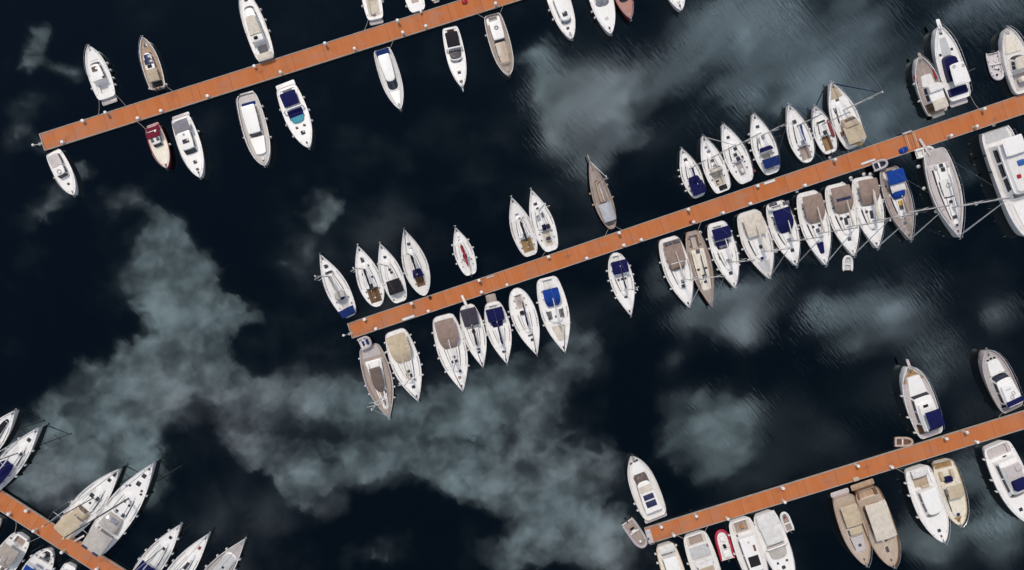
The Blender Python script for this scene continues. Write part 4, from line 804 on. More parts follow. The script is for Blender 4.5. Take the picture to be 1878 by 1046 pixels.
sailboat('the yacht with a tan cockpit tent on the lower left pier', 'white yacht with a smooth tan cockpit tent, at the lower left pier', (219, 860), (117, 978), 54,
  SB(mast=.56, H=17, ns=2, spar='spardark', jib='sailwhite', hats=((.91, 0, .6, .55), (.82, .02, .5, .5), (.58, -.28, .6, .55), (.49, -.05, .3, .3), (.57, .22, .6, .6)), house=(.40, .72, .62, .34, .42), fen=((.2, .35), 'p'), wheel=None) +
  [('bim', .04, .30, .72, 1.7, 'tan', D(w1=.66)), ('hood', .30, .42, .6, 1.1, 'tan', D(winc='bronze'))], plan='sailw')
sailboat('the long white racing yacht', 'very long white yacht with many small dark hatches and a pale grey cockpit canopy', (281, 850), (172, 1008), 62,
  SB(mast=.60, H=22.5, ns=3, spar='spardark', r=.17, boom=None, hats=((.85, .02, .6, .6), (.76, .03, .65, .65), (.70, .42, .3, .3), (.68, .58, .3, .3), (.72, -.4, .3, .3), (.69, -.48, .3, .3), (.56, .1, .4, .4), (.44, .15, .5, .45), (.44, -.35, .55, .5), (.55, -.3, .35, .35)), house=(.40, .66, .58, .4, .3), fen=((.3, .5, .7), 's')) +
  [('bim', .03, .24, .70, 1.8, 'greycanvas', D(w1=.72)), ('hood', .26, .40, .66, 1.2, 'greycanvas', D(arch='sailwhite', winc='greyglass')), ('pan', .035, .4, .4, 1.2, 'solar', D(z=1.85)), ('pan', .035, -.4, .4, 1.2, 'solar', D(z=1.85)), ('jib', 'sailwhite', .1)], plan='sailw', h=(1.3, 1.7))
sailboat('the navy-covered yacht at the bottom edge', 'white yacht with navy cockpit cover, left of the maroon-hatch yacht at the bottom edge', (331, 962), (240, 1085), 47,
  SB(mast=.66, H=14, ns=1, spar='spar', boom=(4.4, 'lightgrey', 2.0, .12, .1), hats=((.80, .02, .45, .45), (.66, -.1, .4, .45)), house=(.40, .74, .58, .32, .4), fen=((.35, .5, .66, .84), 'both')) + [('bim', .10, .44, .76, 1.6, 'navy', D(w1=.7))])
sailboat('the yacht with a small maroon bow hatch', 'white yacht with a small maroon hatch on its bow, by the bottom edge', (383, 979), (288, 1105), 46,
  SB(mast=.55, H=14, ns=1, boom=None, hats=((.80, -.1, .5, .4, 'dustyred'), (.56, -.15, 1.2, .45)), house=(.34, .72, .58, .32, .42), fen=((.5,), 'both'), spar='spar') + [('jib', 'spar', .06)])
sailboat('the grey-decked yacht with an oval cabin', 'yacht with grey deck and large oval white cabin, rightmost at the bottom left', (449, 989), (345, 1122), 52,
  [('house', .2, .80, .60, .5, .45, 'white', D(nose=1.2, rf=.4, win=1, front=False, bulge=.1, roof='palegrey')), ('hat', .62, 0, .35, .4, 'charcoal'), ('rail', .7, .6, True), ('fen', [.5, .66, .78], 'both'), ('mast', .5, 14, 1, 'spar', D()), ('jib', 'spar', .07)], hull='white', deck='greydeck', cap='offwhite', bul=.2)
# --- lower left pier, lower side
sailboat('the white yacht with a warm grey bimini', 'white yacht with a rounded warm grey canopy, below the lower left pier', (-36, 1095), (43, 983), 52,
  SB(mast=.6, H=13, ns=1, boom=(4.6, 'sailwhite', 2.0, .09), hats=((.50, .2, .5, .5, 'bronze'), (.5, -.25, .35, .35)), house=(.42, .74, .62, .32, .4), pit=(.03, .14, .6, 'taupedeck'), fen=((.3,), 'both')) + [('bim', .13, .46, .68, 1.7, 'warmgrey', D(nose=.6, front_z=.9))], plan='sailw')
sailboat('the yacht with blue canopy and grey panels', 'white yacht with a blue canopy, grey panels and cluttered stern, at the bottom edge', (22, 1125), (92, 1008), 54,
  SB(mast=.6, H=13, ns=1, boom=(4.4, 'royal', 2.0, .12), house=(.42, .74, .62, .32, .4), pit=(.03, .18, .6, 'dgrey', D(bench='offwhite')), fen=((.2,), 'both')) + [('bim', .26, .44, .72, 1.7, 'royal'), ('pan', .22, .4, .6, 1.5, 'lightgrey', D(z=1.8)), ('pan', .22, -.4, .6, 1.5, 'lightgrey', D(z=1.8)), ('box', .1, -.2, .6, .8, .5, 'offwhite', 'cockpit_table'), ('wheel', .1, .3)], plan='sailr')
motor('the small white boat tip at the bottom edge', 'small white boat tip under the lower left pier at the bottom edge', (82, 1128), (131, 1036), 30,
  [('pit', .1, .4, .6, 'offwhite'), ('house', .4, .7, .55, .45, .8, 'white', D(win=2)), ('rail', .6, .5)])
motor('the white hull cut by the left edge', 'white hull corner cut by the left edge, below the lower left pier', (-62, 1042), (-8, 950), 36,
  [('pit', .06, .3, .6, 'offwhite'), ('house', .34, .7, .6, .45, .9, 'white', D(win=2)), ('rail', .6, .5)])

# ------------------------------------------------------------------ inflatable dinghies
DING = []
def dinghy(short, label, bow, stern, beam, tube='rubber', floor='greydeck', out=True, open_stern=True, extras=(), z=0.0, r=.24, spots=False):
    b, st = at(*bow, z + .4), at(*stern, z + .4); d = b - st; d.z = 0; L = d.length; B = beam / 10
    mid = (b + st) / 2; mid.z = z
    root = empty('inflatable_dinghy', mid, math.atan2(d.y, d.x)); tag(root, label, 'dinghy', 'inflatable dinghies')
    pts = []; h = B / 2 - r; x0, x1 = -L/2 + .05, L/2 - r
    nose = min(L * .38, h * 2.1)
    for k in range(6): pts.append((lerp(x0, x1 - nose, k / 5), h, .32))
    for k in range(1, 12):
        a = math.radians(90 - 180 * k / 12); pts.append((x1 - nose + nose * math.cos(a) ** .8, h * math.copysign(abs(math.sin(a)) ** .9, math.sin(a)), .32 + .12 * math.cos(a)))
    for k in range(6): pts.append((lerp(x1 - nose, x0, k / 5), -h, .32))
    n = len(pts); rs = [r * (.35 if i in (0, n - 1) else .92 if i in (1, n - 2) else 1) for i in range(n)]
    m = MB(); m.tube(pts, rs, 9); m.build('buoyancy_tube', tube, root, angle=60)
    g = MB(); rows = []
    for k in range(7):
        x = lerp(x0 + .15, x1 - .1, k / 6); hh = h if x < x1 - nose else h * math.sqrt(max(1 - ((x - x1 + nose) / nose) ** 2, .02))
        rows.append([(x, -hh, .2), (x, 0, .13), (x, hh, .2)][::-1])
    g.grid([r_[::-1] for r_ in rows]); g.grid([[(p[0], p[1], p[2] - .08) for p in r_] for r_ in rows]); g.build('floor', floor, root)
    t = MB(); t.rbox((x0 + .25, 0, .12), (.08, h * 2, .42), .02); t.build('transom', 'offwhite', root)
    s_ = MB(); s_.rbox((x0 + L * .42, 0, .40), (.28, h * 2 + .1, .06), .02, .05); s_.build('thwart', 'offwhite', root)
    if out:
        o = MB(); o.rbox((x0 - .02, 0, .45), (.5, .3, .36), .08, .12); o.tube([(x0 - .1, 0, .5), (x0 - .14, 0, -.3)], .06, 6); o.tube([(x0 + .2, 0, .66), (x0 + .6, .05, .7)], .025, 5); o.build('outboard_motor', 'charcoal2', root)
    for nm, u, t_, l, w, hh, col in extras:
        e = MB(); e.rbox((x0 + L * u, t_ * h, .25), (l, w, hh), .05); e.build(nm, col, root)
    DING.append((short, root.location.copy())); return root

def spotted():
    m, nt, b = _nodes('spotted'); v = nt.nodes.new('ShaderNodeTexVoronoi'); v.inputs['Scale'].default_value = 2.0
    nt.links.new(_coord(nt), v.inputs['Vector']); f = _ramp(nt, v.outputs['Distance'], .20, .26)
    _mixcol(nt, f, (.02, .02, .03), (.60, .55, .55), b.inputs['Base Color']); b.inputs['Roughness'].default_value = .6; MATS['spotted'] = m
spotted()
dinghy('the patterned dinghy', 'pale patterned inflatable with an outboard, beside the beige-decked launch at the right', (1833, 148), (1820, 95), 27, 'spotted', 'spotted', True, extras=(('deck_locker', .55, 0, .5, .5, .25, 'offwhite'), ('fuel_tank', .62, .35, .3, .22, .2, 'black'), ('anchor_bag', .78, -.1, .35, .3, .2, 'charcoal'), ('fuel_tank', .45, -.45, .25, .2, .2, 'black')))
dinghy('the white open dinghy', 'small white inflatable floating free below the taupe-tented yachts', (1555, 468), (1555, 498), 20, 'rubberwhite', 'palegrey', False)
dinghy('the pinkish tender at the pier head', 'pinkish grey inflatable with twin seats lying against the head of the lower right pier', (1183, 1004), (1149, 955), 27, 'rubber', 'taupedeck', True, r=.27, extras=(('helm_console', .38, 0, .5, .8, .5, 'offwhite'), ('seat', .3, 0, .35, .9, .3, 'charcoal')))
dinghy('the tan dinghy', 'little tan inflatable on the water beside the trawler with the navy awning', (1675, 811), (1640, 811), 19, 'rubbertan', 'brownpaint', False)
dinghy('the red dinghy', 'red and white inflatable with an outboard between two cruisers', (1320, 971), (1336, 1028), 29, 'rubberred', 'white', True, extras=(('helm_console', .45, 0, .6, .5, .5, 'charcoal'), ('seat', .22, 0, 1.3, 1.3, .45, 'white'), ('deck_locker', .68, 0, .9, .9, .25, 'white')))
dinghy('the small grey dinghy', 'small grey inflatable beside the sports cruiser under cream covers', (1435, 939), (1450, 976), 19, 'rubberwhite', 'taupedeck', True, extras=(('red_bag', .7, 0, .4, .4, .2, 'dustyred'),))
dinghy('the dinghy with blue seats', 'grey inflatable with blue seats slung across the stern of the taupe-decked yacht', (681, 624), (658, 634), 24, 'rubber', 'offwhite', False, z=1.3, extras=(('seat', .35, 0, .45, .95, .25, 'midblue'), ('seat', .65, 0, .45, .95, .25, 'midblue')))
dinghy('the grey dinghy behind the blue canopies', 'grey inflatable with a navy floor hung behind the yacht with bright blue canopies', (1628, 297), (1600, 308), 19, 'rubber', 'navyhull', False, z=1.2)
dinghy('the white dinghy under a boarding plank', 'white inflatable lying across the stern of the large taupe-decked yacht', (1713, 274), (1679, 284), 19, 'rubberwhite', 'offwhite', False, z=.5)

# ------------------------------------------------------------------ piers
planks('pierwood', (.50, .145, .040), 1.05, 'x', .9, .10); paint('kerb', (.34, .30, .27), .8, .7); paint('float', (.20, .20, .21), .85)
def pier_mat():
    m, nt, b = _nodes('pierboards')
    t = nt.nodes.new('ShaderNodeTexCoord'); s = nt.nodes.new('ShaderNodeSeparateXYZ'); nt.links.new(t.outputs['Object'], s.inputs[0])
    def cell(p):
        d = nt.nodes.new('ShaderNodeMath'); d.operation = 'DIVIDE'; d.inputs[1].default_value = p; nt.links.new(s.outputs[0], d.inputs[0])
        fl = nt.nodes.new('ShaderNodeMath'); fl.operation = 'FLOOR'; nt.links.new(d.outputs[0], fl.inputs[0])
        fr = nt.nodes.new('ShaderNodeMath'); fr.operation = 'FRACT'; nt.links.new(d.outputs[0], fr.inputs[0])
        w = nt.nodes.new('ShaderNodeTexWhiteNoise'); w.noise_dimensions = '1D'; nt.links.new(fl.outputs[0], w.inputs['W']); return w.outputs[0], fr.outputs[0]
    w1, _ = cell(.15); w2, f2 = cell(6.0); w3, f3 = cell(1.2)
    c1 = _mixcol(nt, w1, (.49, .155, .046), (.40, .120, .037), None)
    k2 = nt.nodes.new('ShaderNodeMath'); k2.operation = 'MULTIPLY'; k2.inputs[1].default_value = .75; nt.links.new(w2, k2.inputs[0])
    c2 = _mixcol(nt, k2.outputs[0], c1, (.45, .128, .031), None)
    k = nt.nodes.new('ShaderNodeMath'); k.operation = 'MULTIPLY'; k.inputs[1].default_value = .55; nt.links.new(w3, k.inputs[0])
    c2b = _mixcol(nt, k.outputs[0], c2, (.49, .180, .072), None)
    st = _ramp(nt, _noise(nt, _coord(nt, (.35, 1, 1), rnd=False), .7, 7, .68), .46, .72)
    c3a = _mixcol(nt, st, c2b, (.38, .165, .095), None)
    dk = _ramp(nt, _noise(nt, _coord(nt, (.8, 1.4, 1), .3, rnd=False), .45, 8, .7), .54, .74)
    c3 = _mixcol(nt, dk, c3a, (.30, .105, .050), None)
    lt = nt.nodes.new('ShaderNodeMath'); lt.operation = 'LESS_THAN'; lt.inputs[1].default_value = .016; nt.links.new(f2, lt.inputs[0])
    _mixcol(nt, lt.outputs[0], c3, (.27, .085, .035), b.inputs['Base Color'])
    b.inputs['Roughness'].default_value = .8; b.inputs['Specular IOR Level'].default_value = .25
    _bump(nt, b, w1, .3, .02); MATS['pierboards'] = m
pier_mat()
PIERS = {}
def pier(key, label, tl, bl, tr, br, ext0=0.0, ext1=40.0):
    """tl, bl: corners of the head; tr, br: the other end, carried on past the picture"""
    Z = .55
    a, b, c, d = at(*tl, Z), at(*bl, Z), at(*tr, Z), at(*br, Z)
    o = (a + b) / 2; e = (c + d) / 2; ax = (e - o); ax.z = 0; L = ax.length; ax.normalize(); ang = math.atan2(ax.y, ax.x)
    lat = Vector((-ax.y, ax.x, 0))
    w0 = abs((a - b).dot(lat)) / 2; w1 = abs((c - d).dot(lat)) / 2
    root = empty('pier', Vector((o.x, o.y, 0)), ang); tag(root, label, 'pier', 'floating piers with orange boards')
    x0, x1 = -ext0, L + ext1; W = lambda x: lerp(w0, w1, x / L)
    kw = .14; n = int((x1 - x0) / 6) + 1
    xs = [lerp(x0, x1, k / n) for k in range(n + 1)]
    m = MB(); m.grid([[(x, W(x) - kw, Z), (x, -W(x) + kw, Z)] for x in xs])
    m.grid([[(x, -W(x) + kw, Z - .1), (x, W(x) - kw, Z - .1)] for x in xs]); m.build('decking', 'pierboards', root)
    for sg in (1, -1):
        g = MB(); rows = []
        for x in xs:
            yo, yi = sg * W(x), sg * (W(x) - kw)
            rows.append([(x, yi, Z - .12), (x, yi, Z + .05), (x, lerp(yi, yo, .2), Z + .07), (x, yo, Z + .06), (x, yo + sg * .01, Z - .3), (x, yi, Z - .12)][::-sg])
        g.grid(rows); g.add(rows[0], [tuple(range(5))]); g.add(rows[-1], [tuple(range(5))]); g.build('edge_beam', 'kerb', root)
    g = MB(); g.rbox((x0 - .1, 0, Z - .25), (.2, W(x0) * 2, .33), .03, .03); g.build('end_beam', 'kerb', root)
    k = x0 + 1.5
    while k < x1 - 3:
        g = MB(); g.rbox((k + 1.4, 0, -.35), (2.8, W(k) * 2 - .5, .68), .05, .1); g.build('float', 'float', root); k += 6.0
    PIERS[key] = (root, L, w0, w1, ang, o, ax, lat); return root
pier('top', 'orange-boarded floating pier running across the top left', (72, 245.5), (84.5, 276), (900, -18), (906, 16))
pier('middle', 'long orange-boarded floating pier across the middle, with most sailing yachts', (637.5, 593), (648.5, 620.5), (1878, 171.5), (1889, 206))
pier('lower', 'orange-boarded floating pier at the lower right with motor yachts', (1182, 968.5), (1194, 997), (1878, 753), (1888, 784.5))
pier('corner', 'short orange-boarded floating pier cutting the bottom left corner', (230, 1046), (205, 1069), (0, 898), (-26, 921), 40, 40)
# ------------------------------------------------------------------ things on the piers
paint('postwhite', (.72, .70, .68), .4); paint('postcream', (.62, .52, .36), .5); paint('postgrey', (.33, .30, .28), .6)
def make_post(kind):
    r = empty('service_post', (0, 0, .55))
    m = MB(); m.rbox((0, 0, 0), (.5, .5, .06), .01, .04); m.build('base_plate', 'postgrey', r)
    m = MB()
    if kind == 'tall':
        m.rbox((0, 0, .05), (.34, .34, .95), .03, .08); m.build('pedestal', 'postcream', r)
        m = MB(); m.rbox((0, 0, .99), (.54, .54, .3), .1, .2); m.build('lamp_head', 'postwhite', r)
    else:
        m.rbox((0, 0, .05), (.46, .42, .62), .04, .1); m.build('pedestal', 'postwhite', r)
        m = MB(); m.rbox((0, 0, .66), (.56, .52, .14), .05, .14); m.build('lid', 'postwhite', r)
    return r
def copy_tree(o, parent=None):
    c = o.copy(); C.objects.link(c); c.parent = parent
    for ch in o.children: copy_tree(ch, c)
    return c
used = set()
def nearest(p, sets):
    best = sorted(((p - q).length, sh) for sh, q in sets)
    return [b[1] for b in best]
ENDS = []
for b in BOATS:
    ENDS.append((b.short, b.mid - Vector((math.cos(b.ang), math.sin(b.ang), 0)) * b.L * .5))
POSTS = {'top': [(149, 220), (193, 205), (465, 120), (596, 80), (729, 38), (112, 260), (251, 217), (294, 204), (380, 178), (515, 134), (651, 92), (739, 60), (782, 51), (909, 7)],
 'middle': [(667, 584), (754, 555), (878, 513), (1006, 470), (1135, 426), (1262, 383), (1391, 340), (1531, 292), (1805, 200), (689, 604), (786, 572), (883, 536), (930, 523), (1076, 474), (1144, 450), (1176, 440), (1273, 407), (1326, 391), (1378, 374), (1478, 340), (1744, 249), (1791, 232)],
 'lower': [(1210, 958), (1277, 947), (1436, 892), (1572, 850), (1734, 800), (1771, 787), (1236, 982), (1335, 952), (1439, 921), (1638, 858), (1795, 812)],
 'corner': [(50, 931), (62, 974), (113, 1014), (13, 944), (175, 1046)]}
PN = {'top': 'the top pier', 'middle': 'the middle pier', 'lower': 'the lower right pier', 'corner': 'the bottom left pier'}
protos = {}
npost = 0
for key, pts in POSTS.items():
    root, L, w0, w1, ang, o, ax, lat = PIERS[key]
    for i, (px, py) in enumerate(pts):
        kind = 'tall' if (px * 7 + py) % 3 else 'short'
        p = at(px, py, 1.5)
        rel = p - o; rel.z = 0; u = rel.dot(ax); v = rel.dot(lat); wmax = lerp(w0, w1, u / L) - .36
        v = max(-wmax, min(wmax, v)); q = o + ax * u + lat * v
        if kind not in protos: c = protos[kind] = make_post(kind)
        else: c = copy_tree(protos[kind])
        c.location = (q.x, q.y, .555); c.rotation_euler = (0, 0, ang)
        look = 'tall lamp-topped service post' if kind == 'tall' else 'low white service box'
        for sh in nearest(q, ENDS):
            lab = '%s on %s near %s' % (look, PN[key], sh)
            if len(lab.split()) > 16: lab = '%s near %s' % (look, sh)
            if lab not in used and len(lab.split()) <= 16: break
        used.add(lab); tag(c, lab, 'service post', 'service posts along the piers'); npost += 1

def loose(name, label, cat, px, py, z, ang, build, group=None):
    r = empty(name, at(px, py, z), ang); r.location.z = z; tag(r, label, cat, group); build(r); return r
def plank(ln, w, col, rails=False, rise=0.0):
    def f(r):
        m = MB(); n = 5
        m.grid([[(lerp(-ln/2, ln/2, k/n), w/2, .1 + rise*k/n), (lerp(-ln/2, ln/2, k/n), -w/2, .1 + rise*k/n)] for k in range(n+1)])
        m.grid([[(lerp(-ln/2, ln/2, k/n), -w/2, .03 + rise*k/n), (lerp(-ln/2, ln/2, k/n), w/2, .03 + rise*k/n)] for k in range(n+1)])
        for sg in (1, -1): m.grid([[(lerp(-ln/2, ln/2, k/n), sg*w/2, .1 + rise*k/n), (lerp(-ln/2, ln/2, k/n), sg*w/2, .03 + rise*k/n)] for k in range(n+1)])
        m.build('tread_board', col, r)
        for sg in (1, -1):
            g = MB(); g.tube([(-ln/2, sg*w/2, .09), (ln/2, sg*w/2, .09 + rise)], .05, 6); g.build('side_rail', 'kerb', r)
    return f
PA = PIERS['middle'][4]; PT = PIERS['top'][4]; PL = PIERS['lower'][4]; PC = PIERS['corner'][4]
GP = 'boarding planks at the piers'
loose('boarding_plank', 'long white plank lying flat on the middle pier edge, near the tan-tented yacht', 'boarding plank', 749, 583, .56, PA, plank(2.3, .45, 'postwhite'), GP)
loose('boarding_plank', 'white plank on the upper edge of the middle pier by the two-blue-covers yacht', 'boarding plank', 1411, 334, .56, PA, plank(2.1, .45, 'offwhite'), GP)
loose('boarding_plank', 'white plank on the lower edge of the middle pier, near the blue-canopied yacht', 'boarding plank', 1592, 297, .56, PA, plank(2.7, .42, 'offwhite'), GP)
loose('boarding_plank', 'thin pale plank on the pier just right of the red-boom sailboat', 'boarding plank', 899, 508, .56, PA, plank(1.5, .22, 'postcream'), GP)
loose('boarding_plank', 'pale pink gangway from the pier to the large taupe-decked yacht', 'boarding plank', 1694, 271, .62, PA - math.radians(82), plank(3.6, .5, 'lilac', rise=.7), GP)
loose('boarding_plank', 'white gangway at the stern of the grey-cockpit-covered yacht', 'boarding plank', 852, 553, .62, PA - math.radians(84), plank(2.4, .45, 'offwhite', rise=.3), GP)
loose('boarding_plank', 'thin white plank over the stern beside the long brown-covered and tan-tented corner yachts', 'boarding plank', 146, 987, .9, PC + math.radians(90) - .5, plank(2.0, .3, 'offwhite', rise=.3), GP)
def step_rail(r):
    for x in (-.75, .75):
        m = MB(); m.tube([(x, -1.5, 0), (x, -1.5, .9), (x, 1.4, .9), (x, 1.4, 0)], .05, 6); m.tube([(x, -1.5, .45), (x, 1.4, .45)], .035, 6); m.build('handrail', 'postcream', r)
    m = MB(); m.rbox((0, 1.5, .02), (1.7, .3, .35), .03, .05); m.build('step', 'lilac', r)
loose('pier_gateway', 'pair of pale handrails crossing the middle pier beside a blue tarpaulin', 'handrail', 1667, 258, .56, PA, step_rail)
def bundle(l, w, h, col):
    def f(r):
        rnd = random.Random(int(l * 100)); m = MB(); rows = []
        for k in range(5):
            z = h * (1 - (1 - k / 4) ** 2) if False else h * math.sin(k / 4 * PI / 2); sc = math.cos(k / 4 * PI / 2 * .93)
            rows.append([(l/2 * sc * math.copysign(abs(math.cos(a)) ** .7, math.cos(a)) * rnd.uniform(.85, 1.1), w/2 * sc * math.copysign(abs(math.sin(a)) ** .7, math.sin(a)) * rnd.uniform(.85, 1.1), z) for a in [j * PI / 8 for j in range(16)]])
        m.rings(rows); m.build('cloth', col, r, angle=80)
        t = MB(); t.tube([(-l*.12, -w*.47, h*.4), (-l*.12, -w*.2, h*.98), (-l*.12, w*.2, h*.98), (-l*.12, w*.47, h*.4)], .03, 5); t.build('tie_cord', 'rope', r)
    return f
loose('tarpaulin', 'bright blue tarpaulin bundle hanging at the edge of the middle pier', 'tarpaulin', 1656, 276, .5, PA + .1, bundle(1.8, 1.2, .5, 'royal'))
loose('life_raft_bag', 'red bundle on the top pier near the top edge', 'bag', 852, 4, .57, PT, bundle(1.1, .9, .45, 'redc'))
loose('life_raft_bag', 'small red and white bundle at the pier edge above the brown-decked classic', 'bag', 1267, 407, .57, PA, bundle(.7, .6, .4, 'redc'))
def crate(l, w, h, col):
    def f(r):
        m = MB(); m.rbox((0, 0, 0), (l, w, h * .8), .03); m.build('body', col, r)
        g = MB(); g.rbox((0, 0, h * .8 + .004), (l + .06, w + .06, h * .2), .03); g.build('lid', col, r)
    return f
loose('storage_box', 'tan storage box on the lower right pier, above the wooden boat', 'storage box', 1568, 878, .56, PL, crate(1.0, .6, .5, 'tan'))
loose('storage_box', 'small black box on the middle pier, right of the canoe-sterned yacht', 'storage box', 789, 546, .56, PA, crate(.45, .5, .3, 'charcoal'))
def fingerarm(r):
    m = MB(); m.rbox((0, 0, -.15), (.9, .5, .3), .04); m.build('bracket', 'kerb', r)
    m = MB(); m.tube([(-.4, 0, .1), (-1.3, .1, .25)], .05, 6); m.build('arm', 'steel', r)
    m = MB(); m.tube([(-1.25, .1, .05), (-1.25, .1, .15), (-1.25, .1, .5), (-1.25, .1, .6)], [.1, .22, .22, .08], 10); m.build('beacon', 'postwhite', r)
for k, px, py, ph in (('top', 75, 264, 'top pier'), ('middle', 643, 612, 'middle pier'), ('lower', 1186, 989, 'lower right pier')):
    loose('head_light', 'small white light on an arm off the head of the ' + ph, 'light', px, py, .55, PIERS[k][4], fingerarm, 'lights at the pier heads')
def walkway(r):
    m = MB(); m.rbox((0, 0, -.05), (1.0, 2.6, .15), .02, .05); m.build('platform', 'lilac', r)
    for y in (-1.2, 1.2):
        g = MB(); g.tube([(-.4, y, .05), (-.4, y, .8), (.4, y, .8), (.4, y, .05)], .03, 5); g.build('handrail', 'steel', r)
loose('boarding_step', 'pinkish boarding step with rails on the head of the lower right pier', 'step', 1191, 984, .6, PL, walkway)

# mooring buoys: float body, collar and ring
def make_buoy():
    r = empty('mooring_buoy', (0, 0, 0)); m = MB()
    n = 8; m.tube([(0, 0, -.3 + .68 * k / n) for k in range(n + 1)], [max(.34 * math.sin(PI * (k + .25) / (n + .5)), .04) for k in range(n + 1)], 16); m.build('float_body', 'fenderwhite', r, angle=70)
    g = MB(); g.tube([(0, 0, .32), (0, 0, .40), (0, 0, .46)], [.09, .09, .05], 8); g.build('collar', 'fenderblue', r)
    g = MB(); g.tube([(0, .09 * math.cos(a), .52 + .09 * math.sin(a)) for a in [k * PI / 6 for k in range(13)]], .018, 5); g.build('ring', 'steel', r)
    return r
BU = [(1423, 461, 'white buoy by the bow of the wide navy-tented yacht'), (1684, 306, 'white buoy at the left stern of the large taupe-decked yacht'), (1694, 346, 'white buoy halfway along the large taupe-decked yacht'),
      (1716, 388, 'white buoy under the mast of the large taupe-decked yacht'), (1737, 415, 'white buoy near the bow of the large taupe-decked yacht'), (1790, 374, 'white buoy beside the great white flybridge yacht'),
      (1560, 327, 'white buoy at the left stern of the furled-mainsail yacht'), (1584, 320, 'white buoy behind the furled-mainsail yacht, middle of three'), (1596, 320, 'white buoy behind the furled-mainsail yacht, nearest the blue canopies'),
      (1461, 351, 'white buoy between the pier and the navy-cushioned yacht'), (1544, 337, 'white buoy behind the yacht with a blue tent panel'), (1822, 229, 'white buoy at the pier behind the great white flybridge yacht'), (1522, 289, 'tiny white buoy behind the dark-red-covered sailboat'),
      (1284, 427, 'white buoy at the stern of the brown-decked classic yacht')]
proto = None
for px, py, lab in BU:
    c = proto = make_buoy() if proto is None else copy_tree(proto)
    c.location = at(px, py, 0); c.rotation_euler = (.1, .05, px * .1); tag(c, lab, 'buoy', 'white mooring buoys')

# mooring ropes: stern quarter to pier, sagging a little
def rope(a, b, label, col='rope', sag=.25, r=.045):
    m = MB(); a, b = Vector(a), Vector(b); n = 8; o = (a + b) / 2
    m.tube([a.lerp(b, k / n) - o - Vector((0, 0, sag * math.sin(PI * k / n))) for k in range(n + 1)], r, 5)
    ob = m.build('mooring_rope', col); ob.location = o; tag(ob, label, 'rope', 'mooring ropes')
ROPED = {}
for b in BOATS:
    if b.short == 'the weathered wooden sailboat' or True:
        ROPED[b.short] = b
def moor(short, pk, sides='lr', spread=1.2):
    b = ROPED[short]; root, L, w0, w1, ang, o, ax, lat = PIERS[pk]
    f = Vector((math.cos(b.ang), math.sin(b.ang), 0)); l = Vector((-f.y, f.x, 0))
    for sg in (1, -1):
        img_left = (l * sg).x < 0
        if ('l' if img_left else 'r') not in sides: continue
        st = b.mid - f * (b.L * .47 - b.pl) + l * sg * (b.f(.02) - .05); st.z = b.h[0] - .03
        q = st - f * 2.5 + l * sg * spread
        rel = q - o; u = rel.dot(ax); v = (st - o).dot(lat); w = lerp(w0, w1, u / L) - .12
        v = w if v > 0 else -w
        e = o + ax * u + lat * v; e.z = .62
        rope(st, e, '%s stern rope of %s' % ('left-hand' if img_left else 'right-hand', short))
for sh, pk, sd in [('the white cruiser with the brown roof hatch', 'top', 'lr'), ('the tan-decked launch with roof solar panels', 'top', 'r'), ('the weathered wooden sailboat', 'middle', 'lr'), ('the small cream boat with a red interior', 'top', 'l'),
                   ('the brown-decked trawler with tan roof panels', 'top', 'lr'), ('the beige open cruiser with four cup-like helm seats', 'lower', 'lr'), ('the white cruiser with a rounded hardtop', 'lower', 'l'), ('the white yacht with a warm grey bimini', 'corner', 'lr'),
                   ('the white cruiser with the rounded cabin and dark windscreen', 'top', 'r'), ('the open beige fishing boat by the top edge', 'top', 'l'), ('the white yacht with a small navy hood', 'middle', 'l'), ('the classic yacht with a brown deck', 'middle', 'r'),
                   ('the grey-decked yacht with a round flybridge seat', 'lower', 'lr'), ('the white sportfisher with navy covers', 'middle', 'r')]:
    moor(sh, pk, sd)

# ------------------------------------------------------------------ water
m, nt, b = _nodes('harbour_water')
b.inputs['Base Color'].default_value = (.0006, .0018, .0026, 1)
b.inputs['Roughness'].default_value = .02
b.inputs['IOR'].default_value = 1.55
b.inputs['Specular Tint'].default_value = (.80, .965, 1.0, 1)
t = nt.nodes.new('ShaderNodeTexCoord')
def wave(ang, along, across, detail=2):
    mp = nt.nodes.new('ShaderNodeMapping'); mp.vector_type = 'TEXTURE'; mp.inputs['Rotation'].default_value = (0, 0, ang)
    mp.inputs['Scale'].default_value = (along, across, 1); nt.links.new(t.outputs['Object'], mp.inputs[0])
    r = _noise(nt, mp.outputs[0], 1.0, detail, .5); r.node.inputs['Distortion'].default_value = .7; return r
def M(op, a, b_, c=None):
    n = nt.nodes.new('ShaderNodeMath'); n.operation = op
    for i, v in enumerate((a, b_, c)):
        if v is None: continue
        if isinstance(v, (int, float)): n.inputs[i].default_value = v
        else: nt.links.new(v, n.inputs[i])
    return n.outputs[0]
sep = nt.nodes.new('ShaderNodeSeparateXYZ'); nt.links.new(t.outputs['Object'], sep.inputs[0])
big = _noise(nt, t.outputs['Object'], .045, 3, .5)
fetch = M('ADD', M('MULTIPLY', sep.outputs[0], .012), M('MULTIPLY', sep.outputs[1], .010))      # the wind reaches the open right-hand side
wind = _ramp(nt, M('ADD', fetch, big), .45, 1.15)
streak = M('ADD', wave(math.radians(-52), 6.5, .85), M('MULTIPLY', wave(math.radians(-40), 3.0, .45), .35))
calm = M('ADD', wave(math.radians(20), 9, 7, 1), M('MULTIPLY', wave(math.radians(-48), 1.8, .7), .10))
crest = _ramp(nt, M('ADD', wave(math.radians(-50), 3.6, .36, 4), M('MULTIPLY', wave(math.radians(-60), 1.8, .24), .35)), .50, .95)
windy = M('MULTIPLY', _ramp(nt, M('ADD', fetch, big), .35, 1.2), _ramp(nt, _noise(nt, t.outputs['Object'], .11, 3), .3, .7))
